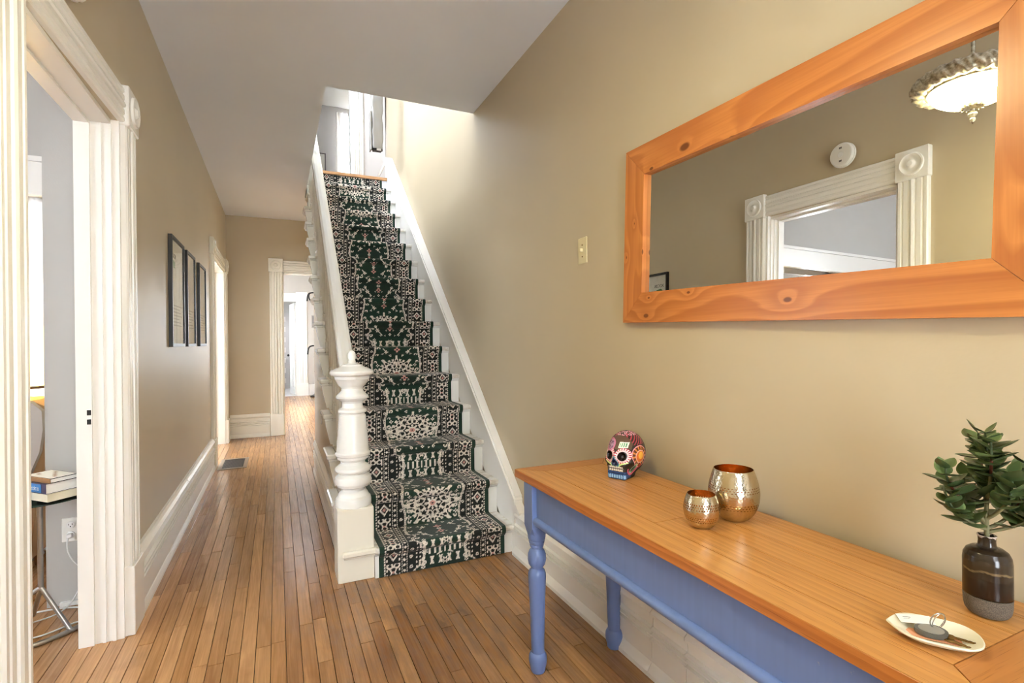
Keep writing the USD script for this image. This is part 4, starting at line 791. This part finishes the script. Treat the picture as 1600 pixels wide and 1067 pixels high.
# ------------------------------------------------------------------ through the near doorway: parlour and bay
sd = thing('side_table', 'small pale topped side table with brushed steel stem and curved foot behind the door casing', 'side table', (-.98, 3.0, 0))
C0, e1, e2 = np.array([-.892, 2.793]), np.array([.7071, .7071]), np.array([-.7071, .7071])
tp = Polygon([C0, C0 + .133 * e1, (-.798, 3.235), (-1.02, 3.235), C0 + .40 * e2])
part(sd, 'tabletop', prism(tp, 'z', .640, .672), 'stone_white')
part(sd, 'glass_shelf', prism(Polygon([(-.99 + .19 * math.cos(t), 3.03 + .19 * math.sin(t)) for t in np.linspace(0, 2 * PI, 48, endpoint=False)]), 'z', .612, .617), 'glass_edge')
part(sd, 'stem', tube([(-.985, 3.0, .20), (-.985, 3.0, .64)], .0105, 14), 'steel', True)
arc = [(-1.10 + .315 * math.cos(t), 3.165 + .315 * math.sin(t), .011) for t in np.linspace(math.radians(205), math.radians(338), 40)]
part(sd, 'foot', tube(arc, .0105, 12), 'steel', True)
for a in (math.radians(318), math.radians(232)): part(sd, 'leg', tube([(-.985, 3.0, .212), (-1.10 + .315 * math.cos(a), 3.165 + .315 * math.sin(a), .012)], .010, 12), 'steel', True)
part(sd, 'leg', tube([(-.985, 3.0, .212), (-1.06, 3.17, .06), (-1.08, 3.20, .011)], .010, 12), 'steel', True)
def obx(c, w, l, z0, z1): return prism(Polygon([c, c + w * e1, c + w * e1 + l * e2, c + l * e2]), 'z', z0, z1)
b1 = thing('book', 'thick paperback with a blue lettered spine, lower book on the small side table', 'book', (*(C0 + .06 * e1 + .1 * e2), .6725))
c = C0 + .012 * e2 + .002 * e1
part(b1, 'pages', obx(c + .003 * e2 + .002 * e1, .120, .195, .6735, .7145), 'paper_white'); part(b1, 'cover', cat(obx(c, .126, .20, .6725, .6735), obx(c, .126, .20, .7145, .7155), obx(c - .0012 * e1, .0012, .20, .6725, .7155)), 'cover_plum')
part(b1, 'spine_band', obx(c - .0020 * e1 + .032 * e2, .0008, .168, .676, .712), 'cover_blue')
tm = meshkit.text_mesh('Mexico', .018, .0006); L = tm.bounds[1][0]
M = np.eye(4); M[:3, 0] = [-e2[0], -e2[1], 0]; M[:3, 1] = [0, 0, 1]; M[:3, 2] = [-e1[0], -e1[1], 0]; q = c - .0020 * e1 + (.046 + L) * e2; M[:3, 3] = [q[0], q[1], .685]; tm.apply_transform(M); part(b1, 'lettering', tm, 'paper_white')
b2 = thing('book', 'thin hardback with pale pictorial cover and tan spine, upper book on the small side table', 'book', (*(C0 + .06 * e1 + .1 * e2), .716))
c2 = C0 + .014 * e1 + .004 * e2
part(b2, 'pages', obx(c2 + .002 * e1 + .003 * e2, .098, .185, .7185, .7335), 'paper_white'); part(b2, 'cover', cat(obx(c2, .106, .19, .716, .7184), obx(c2, .106, .19, .7336, .736)), 'cover_dark'); part(b2, 'spine', obx(c2 - .002 * e1, .0019, .19, .716, .736), 'cover_tan')
part(b2, 'cover_picture', obx(c2 + .004 * e1 + .004 * e2, .098, .182, .7361, .7365), 'paper_poster')
for i in range(5): part(b2, 'cover_print', obx(c2 + (.03 + .016 * (i % 4)) * e1 + (.03 + .028 * i) * e2, .012, .02, .7366, .7369), 'cover_tan')
ot = thing('wall_outlet', 'white double wall outlet on the grey wall under the side table', 'outlet', (-.956, 3.28, .378))
part(ot, 'plate', bx(-.992, -.921, 3.2745, 3.2798, .318, .437, .002), 'white_plastic')
for z in (.352, .402): 
    k = part(ot, 'socket', place(lathe([(0, 0), (.0165, 0), (.0175, .002), (.0175, .004), (0, .004)], 28), (-.956, 3.2705, z), rx=-PI / 2), 'white_gloss', 30)
    part(k, 'slot', cat(bx(-.9640, -.9618, 3.2698, 3.2706, z - .001, z + .008), bx(-.9502, -.948, 3.2698, 3.2706, z - .001, z + .008), bx(-.958, -.954, 3.2698, 3.2706, z - .010, z - .005)), 'dark_slot')
cdv = thing('power_cord', 'white power cord plugged into the outlet and trailing down to the floor', 'cord', (-.956, 3.2, 0))
part(cdv, 'plug', bx(-.968, -.944, 3.247, 3.2694, .342, .362, .004), 'cord_white')
part(cdv, 'cord', tube(spline([(-.960, 3.25, .343), (-.962, 3.245, .30), (-.935, 3.25, .22), (-.905, 3.255, .17), (-.915, 3.25, .09), (-.96, 3.22, .012), (-1.02, 3.15, .0045), (-1.12, 3.08, .0045)], 50), .0036, 8), 'cord_white', True)
cd2 = solo('extension_cord', tube(spline([(-.80, 3.16, .005), (-.88, 3.20, .005), (-.97, 3.235, .005), (-1.06, 3.24, .006), (-1.16, 3.23, .0055)], 40), .0045, 8), 'cord_white', 'loose white cord lying across the floor under the outlet', 'cord', True)
fs = thing('foot_switch', 'flat white disc foot switch on a white cord on the sunlit floor', 'foot switch', (-1.06, 2.98, 0))
part(fs, 'disc', lathe([(0, 0.001), (.05, .001), (.054, .006), (.052, .012), (.046, .015), (0, .016)], 40, (-1.06, 2.955, 0)), 'white_plastic', 30); part(fs, 'cord', tube(spline([(-1.005, 2.96, .007), (-.95, 2.985, .005), (-.88, 3.04, .005), (-.80, 3.05, .005)], 30), .0038, 8), 'cord_white', True)
ac = thing('armchair', 'high-backed pale grey armchair with tan side standing in the bright bay', 'armchair', (-1.45, 3.85, 0))
side = [(-1.80, .985), (-1.25, .985), (-1.20, .955), (-1.18, .86), (-1.185, .70), (-1.225, .56), (-1.245, .42), (-1.262, .25), (-1.275, .12), (-1.80, .12)]
part(ac, 'side_panel', prism(Polygon(side).buffer(.015), 'y', 3.70, 4.02), 'sofa_tan', 40)
part(ac, 'back_cushion', prism(Polygon([(-1.80, .99), (-1.245, .99), (-1.20, .94), (-1.196, .84), (-1.212, .72), (-1.262, .58), (-1.33, .48), (-1.80, .46)]).buffer(.012), 'y', 3.655, 3.70), 'sofa_grey', 40)
part(ac, 'seat', bx(-1.82, -1.30, 3.50, 3.654, .30, .47, .03), 'sofa_grey', 40)
for x, y in ((-1.32, 3.53), (-1.78, 3.53), (-1.32, 3.98), (-1.78, 3.98)): part(ac, 'leg', lathe([(0, 0.001), (.014, .001), (.02, .12), (.02, .30 if y < 3.6 else .13), (0, .30 if y < 3.6 else .13)], 12, (x, y, 0)), 'cover_tan', 30)
fl2 = thing('floor_lamp', 'lit floor lamp with pale yellow drum shade behind the armchair', 'lamp', (-1.38, 4.10, 0))
part(fl2, 'base', lathe([(0, .001), (.10, .001), (.105, .012), (.03, .025), (0, .025)], 32, (-1.40, 4.05 + .09, 0)), 'steel', 30) if False else part(fl2, 'base', bx(-1.46, -1.34, 4.045, 4.15, .001, .02, .003), 'steel')
part(fl2, 'pole', tube([(-1.40, 4.06, .02), (-1.40, 4.06, 1.10)], .009, 10), 'steel', True)
sx_, sy_ = -1.40, 3.86
part(fl2, 'arm', tube([(-1.40, 4.06, 1.09), (-1.40, 3.86, 1.12)], .007, 8), 'steel', True)
part(fl2, 'shade', lathe([(.175, 1.075), (.178, 1.075), (.150, 1.555), (.147, 1.555), (.175, 1.075)], 48, (sx_, sy_, 0)), 'shade_lit', True); part(fl2, 'shade_rim', lathe([(.174, 1.062), (.181, 1.062), (.181, 1.076), (.174, 1.076), (.174, 1.062)], 48, (sx_, sy_, 0)), 'shade_rim', 30)
cu = solo('sheer_curtain', grid(lambda U, V: (U, 4.165 + .018 * np.sin(U * 60) + .01 * np.sin(U * 23 + 1), V), np.linspace(-2.1, -.97, 220), np.linspace(.02, 2.24, 3)), 'sheer_white', 'white sheer curtain glowing in the bay window behind the armchair', 'curtain', True)

# ------------------------------------------------------------------ kitchen end
ck = thing('coat_rack', 'black bent iron coat rack with curved arms by the kitchen far door', 'coat rack', (.86, 13.45, 0))
part(ck, 'pole', tube([(.88, 13.45, .03), (.88, 13.45, 2.60)], .016, 10), 'black_iron', True); part(ck, 'base', lathe([(0, .001), (.16, .001), (.16, .03), (.07, .06), (.05, .16), (.03, .22), (0, .22)], 24, (.88, 13.45, 0)), 'black_iron', 30)
for z, s_ in ((2.54, 1.0), (1.24, .9)): part(ck, 'arm', tube(spline([(.88, 13.45, z), (.78, 13.45, z + .01), (.71, 13.45, z - .02), (.68, 13.45, z - .10), (.665, 13.45, z - .20)], 20), .018, 8), 'black_iron', True)
part(ck, 'hook', tube(spline([(.72, 13.45, 2.52), (.71, 13.45, 2.44), (.74, 13.45, 2.36)], 12), .016, 8), 'black_iron', True)
for z in (2.30, 1.62, .98, .62): part(ck, 'knob', place(trimesh.creation.icosphere(2, .028), (.84, 13.44, z)), 'black_iron', True)
pc = thing('small_picture', 'little grey picture on the kitchen wall right of the far door', 'picture', (.86, 13.88, 1.86)); part(pc, 'frame', bx(.79, .93, 13.882, 13.899, 1.70, 2.02), 'steel'); part(pc, 'print', bx(.805, .915, 13.879, 13.882, 1.72, 2.0), 'vent_grey')
# ------------------------------------------------------------------ upstairs
gh = thing('hanging_bag', 'tall narrow grey satin bag hanging above the top of the stairs', 'garment bag', (1.11, 6.25, 3.6))
def bag(U, V):
    z = 3.62 + V * (5.45 - 3.62); w_ = .068 * (1 - .06 * (1 - V)) ; d_ = .052
    c_, s_ = np.cos(U), np.sin(U); k_ = (np.abs(c_) ** 6 + np.abs(s_) ** 6) ** (-1 / 6)
    wv = .004 * np.sin(z * 19 + 3 * U) + .003 * np.sin(z * 37 - 2 * U)
    return 1.112 + (w_ + wv) * c_ * k_, 6.25 + (d_ + wv) * s_ * k_, z
part(gh, 'body', grid(bag, np.linspace(0, 2 * PI, 65), np.linspace(0, 1, 60)), 'grey_satin', True)
part(gh, 'flap', bx(1.026, 1.0425, 6.20, 6.30, 3.595, 4.05, .003), 'grey_satin'); part(gh, 'lining', bx(1.062, 1.162, 6.212, 6.288, 3.60, 3.64, .004), 'dark_slot'); part(gh, 'insert', bx(1.10, 1.15, 6.204, 6.212, 3.598, 3.64), 'sofa_grey')
part(gh, 'hanger', cat(tube([(1.112, 6.25, 5.44), (1.112, 6.25, 5.559)], .006, 8), bx(1.05, 1.175, 6.20, 6.30, 5.43, 5.46, .006)), 'steel')
ucu = solo('window_curtain', grid(lambda U, V: (U + .03 * (1 - V / 5.5) * np.sin(U * 40), 9.60 + .02 * np.sin(U * 95), V), np.linspace(.98, 1.20, 70), np.linspace(3.46, 5.44, 8)), 'curtain_print', 'white curtain gathered beside the bright upstairs window', 'curtain', True)
lpn = thing('leaning_panel', 'white panel with thin grey edge leaning on the wall of the upstairs room', 'panel', (.55, 9.6, ZU)); part(lpn, 'panel', bx(.32, .795, 9.64, 9.66, ZU + .001, 4.66), 'paper_white'); part(lpn, 'edge', prism(sbox(.30, ZU + .001, .815, 4.68).difference(sbox(.32, ZU + .0005, .795, 4.66)), 'y', 9.635, 9.665), 'vent_grey')
